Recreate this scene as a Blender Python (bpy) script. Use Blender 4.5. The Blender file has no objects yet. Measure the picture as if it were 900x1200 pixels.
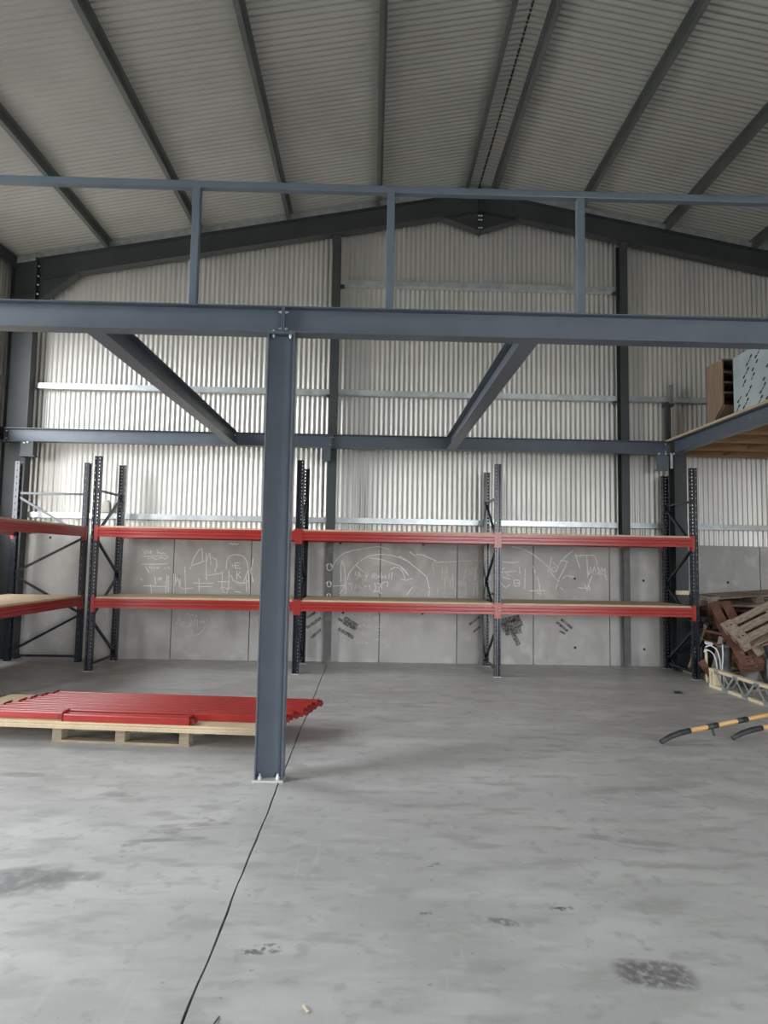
import bpy, bmesh, math, random
from mathutils import Vector, Matrix
random.seed(7)
S = bpy.context.scene
COL = S.collection

# ---------------------------------------------------------------- camera, sky, daylight, exposure
cam_d = bpy.data.cameras.new('camera')
cam_d.sensor_fit = 'VERTICAL'; cam_d.sensor_height = 36.0; cam_d.lens = 740.0 / 1200.0 * 36.0
cam_d.clip_start = 0.05; cam_d.clip_end = 200
cam = bpy.data.objects.new('camera', cam_d); COL.objects.link(cam)
PITCH, YAW, ROLL, CAMH = 0.0734, 0.0187, 0.0173, 1.6065
_f = Vector((math.sin(YAW)*math.cos(PITCH), math.cos(YAW)*math.cos(PITCH), math.sin(PITCH)))
_r = Vector((math.cos(YAW), -math.sin(YAW), 0)); _u = _r.cross(_f)
_R = _r*math.cos(ROLL) + _u*math.sin(ROLL); _U = -_r*math.sin(ROLL) + _u*math.cos(ROLL)
cam.matrix_world = Matrix(((_R.x,_U.x,-_f.x,0),(_R.y,_U.y,-_f.y,0),(_R.z,_U.z,-_f.z,CAMH),(0,0,0,1)))
S.camera = cam

world = bpy.data.worlds.new('overcast_sky'); S.world = world; world.use_nodes = True
bg = world.node_tree.nodes['Background']
bg.inputs['Color'].default_value = (0.93, 0.97, 1.0, 1); bg.inputs['Strength'].default_value = 1.0

S.view_settings.view_transform = 'Standard'; S.view_settings.look = 'None'
S.view_settings.gamma = 1.0; S.view_settings.use_curve_mapping = False
S.view_settings.exposure = 4.0
S.cycles.diffuse_bounces = 7; S.cycles.max_bounces = 12; S.cycles.glossy_bounces = 4
S.cycles.caustics_reflective = False; S.cycles.caustics_refractive = False

# building: x right, y into the picture, z up (metres)
XL, XR = -5.80, 9.10            # inner faces of the concrete side walls
YB, YF = 9.90, -6.0             # inner faces of back and front walls
APX = 1.65; SL = 0.187          # ridge position and roof slope
def roof_z(x): return 7.69 - SL*abs(x - APX)     # under side of roof sheets
def raft_z(x): return 7.54 - SL*abs(x - APX)     # top of portal rafter
# doorways that let the daylight in: a doorway and a high open bay in the left wall, one behind the camera
DOORS_LEFT = [(1.4, 3.3, 0.0, 5.6), (6.4, 8.9, 1.9, 5.3)]
DOOR_FRONT = (2.0, 7.5, 4.0)
def portal(name, loc, rot, sx, sy):
    l = bpy.data.lights.new(name, 'AREA'); l.shape = 'RECTANGLE'; l.size = sx; l.size_y = sy
    l.cycles.is_portal = True
    o = bpy.data.objects.new(name, l); COL.objects.link(o); o.location = loc; o.rotation_euler = rot
for i, (a, b, z0, h) in enumerate(DOORS_LEFT):
    portal('daylight_portal', (XL-0.25, (a+b)/2, (z0+h)/2), (0, -math.pi/2, 0), h-z0, b-a)
portal('daylight_portal', ((DOOR_FRONT[0]+DOOR_FRONT[1])/2, YF-0.25, DOOR_FRONT[2]/2), (math.pi/2, 0, 0), DOOR_FRONT[1]-DOOR_FRONT[0], DOOR_FRONT[2])
# ---------------------------------------------------------------- materials
MATS = {}
def mat(name, base, rough=0.6, metal=0.0, noise=None, bump=0.0, bscale=40.0, spec=0.5, coords='Object'):
    """base colour; noise = list of (scale, colour2, lo, hi, stretch) blended on top by a noise ramp"""
    m = bpy.data.materials.new(name); m.use_nodes = True
    nt = m.node_tree; N = nt.nodes; L = nt.links
    b = N['Principled BSDF']; b.inputs['Roughness'].default_value = rough; b.inputs['Metallic'].default_value = metal
    b.inputs['Specular IOR Level'].default_value = spec
    tc = N.new('ShaderNodeTexCoord')
    rgb = N.new('ShaderNodeRGB'); rgb.outputs[0].default_value = (*base, 1); out = rgb.outputs[0]
    for (sc, c2, lo, hi, st) in (noise or []):
        mp = N.new('ShaderNodeMapping'); mp.inputs['Scale'].default_value = st
        L.new(tc.outputs[coords], mp.inputs['Vector'])
        nz = N.new('ShaderNodeTexNoise'); nz.inputs['Scale'].default_value = sc; nz.inputs['Detail'].default_value = 6
        L.new(mp.outputs[0], nz.inputs['Vector'])
        rp = N.new('ShaderNodeMapRange'); rp.inputs['From Min'].default_value = lo; rp.inputs['From Max'].default_value = hi
        L.new(nz.outputs['Fac'], rp.inputs['Value'])
        mx = N.new('ShaderNodeMix'); mx.data_type = 'RGBA'
        L.new(rp.outputs[0], mx.inputs['Factor']); L.new(out, mx.inputs['A']); mx.inputs['B'].default_value = (*c2, 1)
        out = mx.outputs['Result']
    L.new(out, b.inputs['Base Color'])
    if bump:
        nz = N.new('ShaderNodeTexNoise'); nz.inputs['Scale'].default_value = bscale; nz.inputs['Detail'].default_value = 5
        L.new(tc.outputs[coords], nz.inputs['Vector'])
        bp = N.new('ShaderNodeBump'); bp.inputs['Strength'].default_value = bump; bp.inputs['Distance'].default_value = 0.01
        L.new(nz.outputs['Fac'], bp.inputs['Height']); L.new(bp.outputs[0], b.inputs['Normal'])
    MATS[name] = m; return m

U3 = (1, 1, 1)
mat('steel_paint', (0.092, 0.112, 0.140), 0.38, 0.0, [(3.0, (0.110, 0.130, 0.158), .4, .7, U3)], 0.03, 60)
mat('steel_dark', (0.040, 0.045, 0.048), 0.5, 0.0, [(2.0, (0.052, 0.056, 0.058), .4, .7, U3)])
mat('purlin_paint', (0.100, 0.112, 0.106), 0.45, 0.0, [(2.0, (0.13, 0.14, 0.132), .4, .7, U3)])
mat('handrail_paint', (0.105, 0.132, 0.160), 0.4, 0.0, [(4.0, (0.12, 0.147, 0.175), .4, .7, U3)])
mat('galvanised', (0.62, 0.65, 0.66), 0.38, 0.65, [(9.0, (0.48, 0.51, 0.53), .4, .65, U3)])
mat('galvanised_dull', (0.36, 0.37, 0.36), 0.5, 0.5, [(5.0, (0.23, 0.24, 0.235), .4, .65, U3)], 0.2, 25)
mat('bolt_zinc', (0.80, 0.81, 0.82), 0.3, 0.6)
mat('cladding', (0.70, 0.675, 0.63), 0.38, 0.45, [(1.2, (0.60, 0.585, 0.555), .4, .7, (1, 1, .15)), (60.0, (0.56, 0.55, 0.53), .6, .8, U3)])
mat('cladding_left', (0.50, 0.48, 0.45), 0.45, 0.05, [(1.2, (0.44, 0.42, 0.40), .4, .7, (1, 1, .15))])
mat('roof_fleece', (0.375, 0.37, 0.34), 0.9, 0.0, [(1.0, (0.325, 0.32, 0.295), .4, .7, U3), (35.0, (0.42, 0.415, 0.37), .62, .8, U3)], 0.25, 60)
mat('concrete_wall', (0.49, 0.475, 0.455), 0.7, 0.0, [(0.9, (0.395, 0.383, 0.365), .40, .66, U3), (5.0, (0.56, 0.545, 0.525), .5, .72, U3), (40.0, (0.33, 0.32, 0.31), .66, .78, U3), (2.2, (0.38, 0.365, 0.35), .58, .72, (1, 1, .5))], 0.12, 30)
mat('post_weathered', (0.105, 0.108, 0.110), 0.6, 0.2, [(7.0, (0.17, 0.17, 0.165), .45, .7, U3)], 0.2, 25)
mat('joint_dark', (0.05, 0.048, 0.045), 0.95)
mat('upright_paint', (0.013, 0.017, 0.026), 0.27, 0.0, [(8.0, (0.020, 0.025, 0.034), .45, .7, U3)])
mat('red_paint', (0.38, 0.032, 0.026), 0.28, 0.0, [(3.0, (0.33, 0.026, 0.022), .4, .7, U3)])
mat('red_dark', (0.20, 0.014, 0.012), 0.45)
mat('chipboard', (0.60, 0.475, 0.31), 0.75, 0.0, [(5.0, (0.52, 0.405, 0.265), .4, .65, U3), (120.0, (0.70, 0.575, 0.40), .52, .7, U3), (90.0, (0.40, 0.30, 0.19), .60, .75, U3)], 0.06, 120)
mat('pallet_wood', (0.36, 0.295, 0.21), 0.8, 0.0, [(6.0, (0.25, 0.20, 0.14), .4, .7, (1, 8, 8))], 0.15, 50)
mat('old_wood', (0.37, 0.30, 0.235), 0.88, 0.0, [(5.0, (0.24, 0.175, 0.13), .40, .65, (1, 6, 6)), (30.0, (0.38, 0.31, 0.25), .55, .75, (1, 5, 5))], 0.35, 40)
mat('red_wood', (0.19, 0.085, 0.055), 0.88, 0.0, [(5.0, (0.12, 0.055, 0.04), .40, .65, (1, 6, 6)), (25.0, (0.27, 0.15, 0.105), .58, .75, U3)], 0.35, 40)
mat('joist_wood', (0.36, 0.215, 0.11), 0.75, 0.0, [(3.0, (0.27, 0.15, 0.07), .4, .65, (1, 6, 6))], 0.1, 40)
mat('pine', (0.80, 0.70, 0.50), 0.7, 0.0, [(5.0, (0.70, 0.58, 0.38), .45, .7, (6, 1, 6))], 0.08, 40)
mat('brown_ply', (0.30, 0.215, 0.145), 0.75, 0.0, [(3.0, (0.24, 0.168, 0.11), .4, .65, (6, 6, 1))], 0.06, 40)
mat('foil', (0.60, 0.68, 0.70), 0.42, 0.35, [(2.5, (0.50, 0.57, 0.60), .4, .65, U3)], 0.1, 8)
mat('print_black', (0.03, 0.035, 0.04), 0.7)
mat('ash_wood', (0.66, 0.40, 0.16), 0.5, 0.0, [(6.0, (0.55, 0.31, 0.11), .4, .65, (1, 8, 8))])
mat('rubber', (0.028, 0.028, 0.030), 0.55, 0.0, [(14.0, (0.05, 0.05, 0.052), .45, .65, U3)], 0.2, 60)
mat('black_plastic', (0.022, 0.024, 0.028), 0.4)
mat('white_cable', (0.72, 0.76, 0.78), 0.5)
mat('white_sheet', (0.80, 0.82, 0.84), 0.6, 0.0, [(6.0, (0.66, 0.68, 0.70), .4, .6, U3)], 0.3, 8)
mat('grey_scrap', (0.20, 0.20, 0.205), 0.6, 0.2, [(7.0, (0.11, 0.11, 0.11), .4, .6, U3)])
mat('stone_pale', (0.55, 0.53, 0.48), 0.9, 0.0, [(9.0, (0.44, 0.42, 0.38), .4, .6, U3)], 0.3, 30)
mat('ground_outside', (0.34, 0.335, 0.32), 0.9, 0.0, [(0.6, (0.28, 0.28, 0.26), .4, .6, U3)])
mat('baseplate_pale', (0.62, 0.62, 0.60), 0.5, 0.3)

def alpha_mat(name, col, fac, scale, lo, hi):
    m = bpy.data.materials.new(name); m.use_nodes = True; nt = m.node_tree; N = nt.nodes; L = nt.links
    b = N['Principled BSDF']; b.inputs['Base Color'].default_value = (*col, 1); b.inputs['Roughness'].default_value = 0.95
    tc = N.new('ShaderNodeTexCoord'); nz = N.new('ShaderNodeTexNoise'); nz.inputs['Scale'].default_value = scale; nz.inputs['Detail'].default_value = 5
    L.new(tc.outputs['Object'], nz.inputs['Vector'])
    rp = N.new('ShaderNodeMapRange'); rp.inputs['From Min'].default_value = lo; rp.inputs['From Max'].default_value = hi; rp.inputs['To Max'].default_value = fac
    L.new(nz.outputs['Fac'], rp.inputs['Value']); L.new(rp.outputs[0], b.inputs['Alpha'])
    MATS[name] = m
alpha_mat('chalk', (0.90, 0.89, 0.86), 0.95, 30, 0.05, 0.45)
alpha_mat('chalk_faint', (0.80, 0.78, 0.72), 0.8, 30, 0.12, 0.5)
alpha_mat('soot', (0.10, 0.098, 0.095), 0.8, 34, 0.2, 0.7)

def floor_material():
    m = bpy.data.materials.new('floor_concrete'); m.use_nodes = True; nt = m.node_tree; N = nt.nodes; L = nt.links
    b = N['Principled BSDF']; tc = N.new('ShaderNodeTexCoord')
    rgb = N.new('ShaderNodeRGB'); rgb.outputs[0].default_value = (0.52, 0.52, 0.51, 1); out = rgb.outputs[0]
    def noise(scale, st=(1, 1, 1), detail=6, rot=0.0):
        mp = N.new('ShaderNodeMapping'); mp.inputs['Scale'].default_value = st; mp.inputs['Rotation'].default_value = (0, 0, rot)
        L.new(tc.outputs['Object'], mp.inputs['Vector'])
        nz = N.new('ShaderNodeTexNoise'); nz.inputs['Scale'].default_value = scale; nz.inputs['Detail'].default_value = detail
        L.new(mp.outputs[0], nz.inputs['Vector']); return nz.outputs['Fac']
    def ramp(v, lo, hi, top=1.0):
        r = N.new('ShaderNodeMapRange'); r.interpolation_type = 'SMOOTHSTEP'
        r.inputs['From Min'].default_value = lo; r.inputs['From Max'].default_value = hi; r.inputs['To Max'].default_value = top
        L.new(v, r.inputs['Value']); return r.outputs[0]
    def mul(a, c):
        n = N.new('ShaderNodeMath'); n.operation = 'MULTIPLY'; L.new(a, n.inputs[0])
        if isinstance(c, float): n.inputs[1].default_value = c
        else: L.new(c, n.inputs[1])
        return n.outputs[0]
    def blend(fac, col):
        nonlocal out
        mx = N.new('ShaderNodeMix'); mx.data_type = 'RGBA'; L.new(fac, mx.inputs['Factor']); L.new(out, mx.inputs['A'])
        mx.inputs['B'].default_value = (*col, 1); out = mx.outputs['Result']
    blend(ramp(noise(0.5), .40, .62, .85), (0.43, 0.43, 0.42))
    blend(ramp(noise(1.3, (1, 2.2, 1), 7, .35), .46, .66, .7), (0.60, 0.60, 0.585))
    blend(ramp(noise(2.6, (1, 3.0, 1), 8, -.5), .50, .68, .75), (0.38, 0.38, 0.365))
    blend(ramp(noise(5.0, (1, 2.5, 1), 9, .9), .54, .70, .4), (0.62, 0.62, 0.61))
    blend(ramp(noise(3.5, (.5, 9.0, 1), 9, .5), .60, .72, .3), (0.38, 0.38, 0.37))
    blend(ramp(noise(3.0, (9.0, .6, 1), 9, .25), .62, .72, .25), (0.62, 0.62, 0.61))
    blend(ramp(noise(0.8, (1, 1, 1)), .60, .74, .5), (0.48, 0.46, 0.40))
    blend(ramp(noise(9.0, (1, 1, 1), 8), .56, .70, .5), (0.33, 0.33, 0.32))
    blend(ramp(noise(26.0, (1, 1, 1), 4), .67, .73, .45), (0.20, 0.20, 0.195))
    blend(ramp(noise(55.0, (1, 1, 1), 3), .70, .76, .6), (0.56, 0.56, 0.55))
    # stains with a shape of their own: (x, y, half width, half length, angle, colour, noise scale, strength)
    ST = [(1.14, 2.58, .15, .085, -.12, (0.17, 0.165, 0.16), 30, .95), (-1.70, 3.25, .24, .15, .3, (0.16, 0.165, 0.17), 9, .8),
          (-1.45, 3.30, .14, .05, .1, (0.17, 0.17, 0.175), 12, .6), (0.915, 3.04, .055, .018, .1, (0.09, 0.09, 0.085), 14, .9),
          (0.62, 2.93, .07, .03, -.3, (0.14, 0.14, 0.13), 14, .7), (-0.42, 2.72, .08, .035, .2, (0.12, 0.115, 0.10), 16, .8),
          (-1.12, 3.72, .22, .025, .12, (0.24, 0.24, 0.24), 8, .7), (-1.02, 3.92, .22, .025, .12, (0.25, 0.25, 0.25), 8, .7),
          (-1.30, 3.62, .05, .06, .2, (0.24, 0.24, 0.235), 7, .6), (-1.12, 3.82, .05, .06, .2, (0.24, 0.24, 0.235), 7, .6), (-0.95, 4.02, .05, .06, .2, (0.25, 0.25, 0.245), 7, .6),
          (-1.65, 4.40, .12, .05, .0, (0.20, 0.20, 0.20), 8, .6), (-2.5, 4.75, .16, .05, .0, (0.21, 0.21, 0.21), 8, .6),
          (0.35, 3.45, .05, .02, .3, (0.13, 0.13, 0.12), 14, .7), (0.28, 3.0, .03, .02, .1, (0.11, 0.11, 0.1), 14, .8),
          (1.55, 3.75, .3, .04, -.25, (0.29, 0.29, 0.285), 8, .6), (2.0, 4.6, .5, .05, .2, (0.30, 0.30, 0.295), 8, .6)]
    for (x, y, a, c, ang, col, sc, k) in ST:
        mp = N.new('ShaderNodeMapping'); mp.vector_type = 'TEXTURE'
        mp.inputs['Location'].default_value = (x, y, 0); mp.inputs['Rotation'].default_value = (0, 0, ang); mp.inputs['Scale'].default_value = (a, c, 1)
        L.new(tc.outputs['Object'], mp.inputs['Vector'])
        sp = N.new('ShaderNodeSeparateXYZ'); L.new(mp.outputs[0], sp.inputs[0])
        def p4(o):
            n = N.new('ShaderNodeMath'); n.operation = 'POWER'; n.inputs[1].default_value = 4.0
            ab = N.new('ShaderNodeMath'); ab.operation = 'ABSOLUTE'; L.new(o, ab.inputs[0]); L.new(ab.outputs[0], n.inputs[0]); return n.outputs[0]
        ad = N.new('ShaderNodeMath'); ad.operation = 'ADD'; L.new(p4(sp.outputs[0]), ad.inputs[0]); L.new(p4(sp.outputs[1]), ad.inputs[1])
        blend(mul(ramp(ad.outputs[0], 1.8, 0.0), ramp(noise(float(sc)*(2.0 if a < .1 else 1.0), U3, 6), .42 if a < .1 else .24, .60, k)), col)
    L.new(out, b.inputs['Base Color'])
    rr = N.new('ShaderNodeMapRange'); rr.inputs['To Min'].default_value = 0.30; rr.inputs['To Max'].default_value = 0.55
    L.new(noise(1.8), rr.inputs['Value']); L.new(rr.outputs[0], b.inputs['Roughness'])
    b.inputs['Specular IOR Level'].default_value = 0.45
    bp = N.new('ShaderNodeBump'); bp.inputs['Strength'].default_value = 0.06; bp.inputs['Distance'].default_value = 0.01
    L.new(noise(14.0, U3, 8), bp.inputs['Height']); L.new(bp.outputs[0], b.inputs['Normal'])
    MATS['floor_concrete'] = m
floor_material()

# ---------------------------------------------------------------- mesh helpers
class MB:
    def __init__(s): s.v = []; s.f = []
    def add(s, vs, fs):
        n = len(s.v); s.v += [tuple(v) for v in vs]; s.f += [tuple(i+n for i in f) for f in fs]; return s
    def box(s, x0, x1, y0, y1, z0, z1):
        return s.add([(x0,y0,z0),(x1,y0,z0),(x1,y1,z0),(x0,y1,z0),(x0,y0,z1),(x1,y0,z1),(x1,y1,z1),(x0,y1,z1)],
                     [(0,3,2,1),(4,5,6,7),(0,1,5,4),(1,2,6,5),(2,3,7,6),(3,0,4,7)])
    def prism(s, prof, o, u, v, w, length):
        """closed profile [(a,b)] in the u,v plane at o, extruded along w"""
        o, u, v, w = Vector(o), Vector(u), Vector(v), Vector(w); n = len(prof)
        A = [o + u*a + v*b for a, b in prof]; B = [p + w*length for p in A]
        fs = [(i, (i+1) % n, n+(i+1) % n, n+i) for i in range(n)]
        fs += [tuple(range(n))[::-1], tuple(range(n, 2*n))]
        return s.add(A + B, fs)
    def obox(s, p0, p1, up, w, h):
        """bar from p0 to p1 with width w (sideways) and height h (up)"""
        p0, p1 = Vector(p0), Vector(p1); d = (p1-p0); L = d.length; d.normalize()
        side = d.cross(Vector(up)).normalized(); up2 = side.cross(d).normalized()
        return s.prism([(-w/2,-h/2),(w/2,-h/2),(w/2,h/2),(-w/2,h/2)], p0, side, up2, d, L)
    def tube(s, pts, r, n=8, rads=None):
        pts = [Vector(p) for p in pts]; rings = []
        for i, p in enumerate(pts):
            d = (pts[min(i+1, len(pts)-1)] - pts[max(i-1, 0)]).normalized()
            a = Vector((0,0,1)) if abs(d.z) < .9 else Vector((1,0,0))
            x = d.cross(a).normalized(); y = d.cross(x); rr = rads[i] if rads else r
            rings.append([p + (x*math.cos(2*math.pi*k/n) + y*math.sin(2*math.pi*k/n))*rr for k in range(n)])
        vs = [q for r_ in rings for q in r_]; fs = []
        for i in range(len(rings)-1):
            for k in range(n): fs.append((i*n+k, i*n+(k+1) % n, (i+1)*n+(k+1) % n, (i+1)*n+k))
        fs += [tuple(range(n)), tuple(range(len(vs)-n, len(vs)))[::-1]]
        return s.add(vs, fs)
    def ibeam(s, p0, p1, up, h, b, tf=.010, tw=.008):
        """rolled I section centred on the line p0-p1"""
        p0, p1 = Vector(p0), Vector(p1); d = (p1-p0); L = d.length; d.normalize()
        side = d.cross(Vector(up)).normalized(); up2 = side.cross(d).normalized()
        B, H, t = b/2, h/2, tw/2
        prof = [(-B,-H),(B,-H),(B,-H+tf),(t,-H+tf),(t,H-tf),(B,H-tf),(B,H),(-B,H),(-B,H-tf),(-t,H-tf),(-t,-H+tf),(-B,-H+tf)]
        A = [p0 + side*a + up2*c for a, c in prof]; n = 12
        B2 = [p + d*L for p in A]; fs = [(i, (i+1) % n, n+(i+1) % n, n+i) for i in range(n)]
        for o in (0, n):
            for q in ((0,1,2,11),(2,3,10,11),(3,4,9,10),(4,5,8,9),(5,6,7,8)):
                fs.append(tuple(i+o for i in q))
        return s.add(A + B2, fs)

ORI = {}
def link_mesh(name, mb, m, origin, smooth=False, bevel=0.0):
    me = bpy.data.meshes.new(name); o = Vector(origin)
    me.from_pydata([tuple(Vector(v)-o) for v in mb.v], [], mb.f)
    bm = bmesh.new(); bm.from_mesh(me); bmesh.ops.recalc_face_normals(bm, faces=bm.faces); bm.to_mesh(me); bm.free()
    me.materials.append(MATS[m])
    if smooth: me.polygons.foreach_set('use_smooth', [True]*len(me.polygons))
    ob = bpy.data.objects.new(name, me); COL.objects.link(ob)
    if bevel:
        md = ob.modifiers.new('bevel', 'BEVEL'); md.width = bevel; md.segments = 2; md.limit_method = 'ANGLE'
    return ob
def tag(o, label, cat, group=None):
    o['label'] = label; o['category'] = cat
    if group: o['group'] = group
    return o
def thing(name, loc, label, cat, group=None):
    o = bpy.data.objects.new(name, None); COL.objects.link(o); o.location = loc; o.empty_display_size = .1
    ORI[o] = Vector(loc); return tag(o, label, cat, group)
def part(name, mb, m, parent, smooth=False, bevel=0.0, label=None):
    ob = link_mesh(name, mb, m, ORI[parent], smooth, bevel); ob.parent = parent; ORI[ob] = ORI[parent]
    if label: ob['label'] = label
    return ob
def copy_part(src, parent, loc, rotz=0.0):
    """another piece sharing src's mesh, at world location loc"""
    ob = src.copy(); COL.objects.link(ob); ob.parent = parent
    ob.location = Vector(loc) - ORI[parent]; ob.rotation_euler = (0, 0, rotz); ORI[ob] = Vector(loc); return ob
def single(name, mb, m, label, cat, group=None, smooth=False, bevel=0.0):
    xs = [v[0] for v in mb.v]; ys = [v[1] for v in mb.v]; zs = [v[2] for v in mb.v]
    o = ((min(xs)+max(xs))/2, (min(ys)+max(ys))/2, min(zs))
    ob = link_mesh(name, mb, m, o, smooth, bevel); ob.location = o; ORI[ob] = Vector(o); return tag(ob, label, cat, group)
def struct(name, mb, m):
    ob = link_mesh(name, mb, m, (0,0,0)); ob['kind'] = 'structure'; ORI[ob] = Vector((0,0,0)); return ob
BOLT = {}
def bolt(parent, p, axis, r=.012, h=.012, m='bolt_zinc'):
    """hexagon bolt head at p, pointing along axis ('x','y','z' with sign)"""
    key = (axis, r, h, m)
    if key not in BOLT:
        d = {'x':(1,0,0),'-x':(-1,0,0),'y':(0,1,0),'-y':(0,-1,0),'z':(0,0,1),'-z':(0,0,-1)}[axis]; d = Vector(d)
        mb = MB(); mb.tube([(0,0,0), d*h], r, 6); mb.tube([d*h, d*h*1.9], r*.55, 6)
        me = link_mesh('bolt', mb, m, (0,0,0)); BOLT[key] = me.data; bpy.data.objects.remove(me)
    ob = bpy.data.objects.new('bolt', BOLT[key]); COL.objects.link(ob); ob.parent = parent; ob.location = Vector(p) - ORI[parent]; return ob

# ---------------------------------------------------------------- the setting
# floor: a base with two slabs and the saw-cut joint between them
fl = struct('floor', MB().box(XL-.25, XR+.25, YF-.25, YB+.25, -.30, -.05), 'joint_dark')
ys = [YF-.25 + i*.12 for i in range(int((YB-YF+.5)/.12)+2)]; ys[-1] = YB+.25
def jx(y): return -0.628 - .0025*(y-5) + .0025*math.sin(y*5.1) + .0015*math.sin(y*17.3)
for side in (-1, 1):
    mb = MB(); far = XL-.25 if side < 0 else XR+.25; top = []; 
    for y in ys:
        w = .0045 + .0015*math.sin(y*9+side) + .001*random.random()
        x = jx(y) + side*w
        mb.v += [(x, y, 0), (far, y, 0), (x, y, -.06)]
    for i in range(len(ys)-1):
        a = i*3; b = a+3
        mb.f += [(a, a+1, b+1, b), (a, b, b+2, a+2)]
    part('floor_slab', mb, 'floor_concrete', fl)
part('joint_filler', MB().add([(4.245,9.40,.0015),(4.262,9.40,.0015),(4.040,6.30,.0015),(4.022,6.30,.0015)], [(0,1,2,3)]), 'stone_pale', fl, label='thin pale line along a floor joint')

WT = .20
# outer skins that close the building (concrete up to 1.9 m, sheeting above)
def gable_skin(name, y0, y1, door=None):
    mb = MB()
    def col(xa, xb, za=0.0):
        za_, zb = roof_z(xa)+.10, roof_z(xb)+.10
        mb.add([(xa,y0,za),(xb,y0,za),(xb,y1,za),(xa,y1,za),(xa,y0,za_),(xb,y0,zb),(xb,y1,zb),(xa,y1,za_)],
               [(0,3,2,1),(4,5,6,7),(0,1,5,4),(1,2,6,5),(2,3,7,6),(3,0,4,7)])
    a, b = XL-.25, XR+.25
    if door:
        col(a, door[0]); col(door[0], APX, door[2]); col(APX, door[1], door[2]); col(door[1], b)
    else:
        col(a, APX); col(APX, b)
    return struct(name, mb, 'concrete_wall')
wall_back = gable_skin('wall_back', YB+.16, YB+.26)
wall_front = gable_skin('wall_front', YF-.25, YF-.05, DOOR_FRONT)
wl = MB(); y = YF-.25
for (a, b, z0, h) in DOORS_LEFT:
    wl.box(XL-.25, XL-.16, y, a, 0, roof_z(XL)+.12); wl.box(XL-.25, XL-.16, a, b, h, roof_z(XL)+.12)
    if z0 > 0: wl.box(XL-.25, XL-.16, a, b, 0, z0)
    y = b
wl.box(XL-.25, XL-.16, y, YB+.26, 0, roof_z(XL)+.12)
wall_left = struct('wall_left', wl, 'concrete_wall')
wall_right = struct('wall_right', MB().box(XR+.16, XR+.25, YF-.25, YB+.26, 0, roof_z(XR)+.12), 'concrete_wall')
mb = MB()
for xa, xb in ((XL-.3, APX), (APX, XR+.3)):
    za, zb = roof_z(xa)+.03, roof_z(xb)+.03
    mb.add([(xa,YF-.3,za),(xb,YF-.3,zb),(xb,YB+.3,zb),(xa,YB+.3,za),(xa,YF-.3,za+.06),(xb,YF-.3,zb+.06),(xb,YB+.3,zb+.06),(xa,YB+.3,za+.06)],
           [(0,3,2,1),(4,5,6,7),(0,1,5,4),(1,2,6,5),(2,3,7,6),(3,0,4,7)])
ceiling = struct('ceiling', mb, 'roof_fleece')
gr = MB().add([(-60,-60,-.08),(60,-60,-.08),(60,60,-.08),(-60,60,-.08)], [(0,1,2,3)])
g = struct('ground_outside', gr, 'ground_outside'); g['label'] = 'outdoor yard ground around the building'

# pre-cast concrete panels along the foot of the back wall
CT = 1.895
px = [XL-.16, -4.268, -3.068, -1.868, -0.690, 0.143, 1.350, 2.545, 3.748, 4.948, 6.148, 7.348, 8.548, XR+.16]
for a, b in zip(px[:-1], px[1:]):
    part('concrete_panel', MB().box(a+.005, b-.005, YB, YB+.15, 0, CT), 'concrete_wall', wall_back, bevel=.006)
part('joint_backing', MB().box(XL, XR, YB+.02, YB+.155, 0.0, CT-.01), 'joint_dark', wall_back)
# the same on the left and right walls, broken by the doorways
def side_panels(parent, x0, x1, spans):
    for a, b in spans:
        n = max(1, round((b-a)/1.2)); w = (b-a)/n
        for i in range(n): part('concrete_panel', MB().box(x0, x1, a+i*w+.005, a+(i+1)*w-.005, 0, CT), 'concrete_wall', parent, bevel=.006)
spans = []; y = YF
for (a, b, z0, h) in DOORS_LEFT:
    spans.append((y, a))
    if z0 > 0: spans.append((a, b))
    y = b
spans.append((y, YB)); side_panels(wall_left, XL-.155, XL, spans)
side_panels(wall_right, XR, XR+.155, [(YF, YB)])

# corrugated wall sheets, 76 mm pitch, each sheet a piece of its own
PITCHC = .0795; AMP = .0095; SEG = 8
def sheet(parent, s0, ncor, fn_pt, zlo, zhi, m, off):
    mb = MB(); n = ncor*SEG + 3
    for i in range(n):
        s = s0 + i*PITCHC/SEG; d = AMP*math.sin(2*math.pi*(s/PITCHC)) + off
        mb.v += [fn_pt(s, d, zlo), fn_pt(s, d, zhi(s))]
    for i in range(n-1): mb.f.append((2*i, 2*i+2, 2*i+3, 2*i+1))
    return part('cladding_sheet', mb, m, parent, smooth=True)
k = 0; s = XL - .14
while s < XR + .1:
    nc = min(11, max(1, int((XR+.14-s)/PITCHC)))
    sheet(wall_back, s, nc, lambda a, d, z: (a, YB+.12+d, z), CT-.03, lambda a: roof_z(a)+.04, 'cladding', .0025*(k % 2)); s += nc*PITCHC; k += 1
def side_sheets(parent, X, sgn, segs, m):
    for a, b, z0 in segs:
        s = a; k = 0
        while s < b - .05:
            nc = min(11, max(1, int((b-s)/PITCHC)))
            sheet(parent, s, nc, lambda q, d, z: (X+sgn*d, q, z), z0, lambda q: roof_z(XL)+.04, m, .0025*(k % 2)); s += nc*PITCHC; k += 1
segs = []; y = YF
for (a, b, z0, h) in DOORS_LEFT: segs += [(y, a, CT-.03), (a, b, h)]; y = b
segs.append((y, YB+.1, CT-.03))
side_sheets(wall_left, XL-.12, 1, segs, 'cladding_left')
side_sheets(wall_right, XR+.12, -1, [(YF, YB+.1, CT-.03)], 'cladding')

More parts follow.
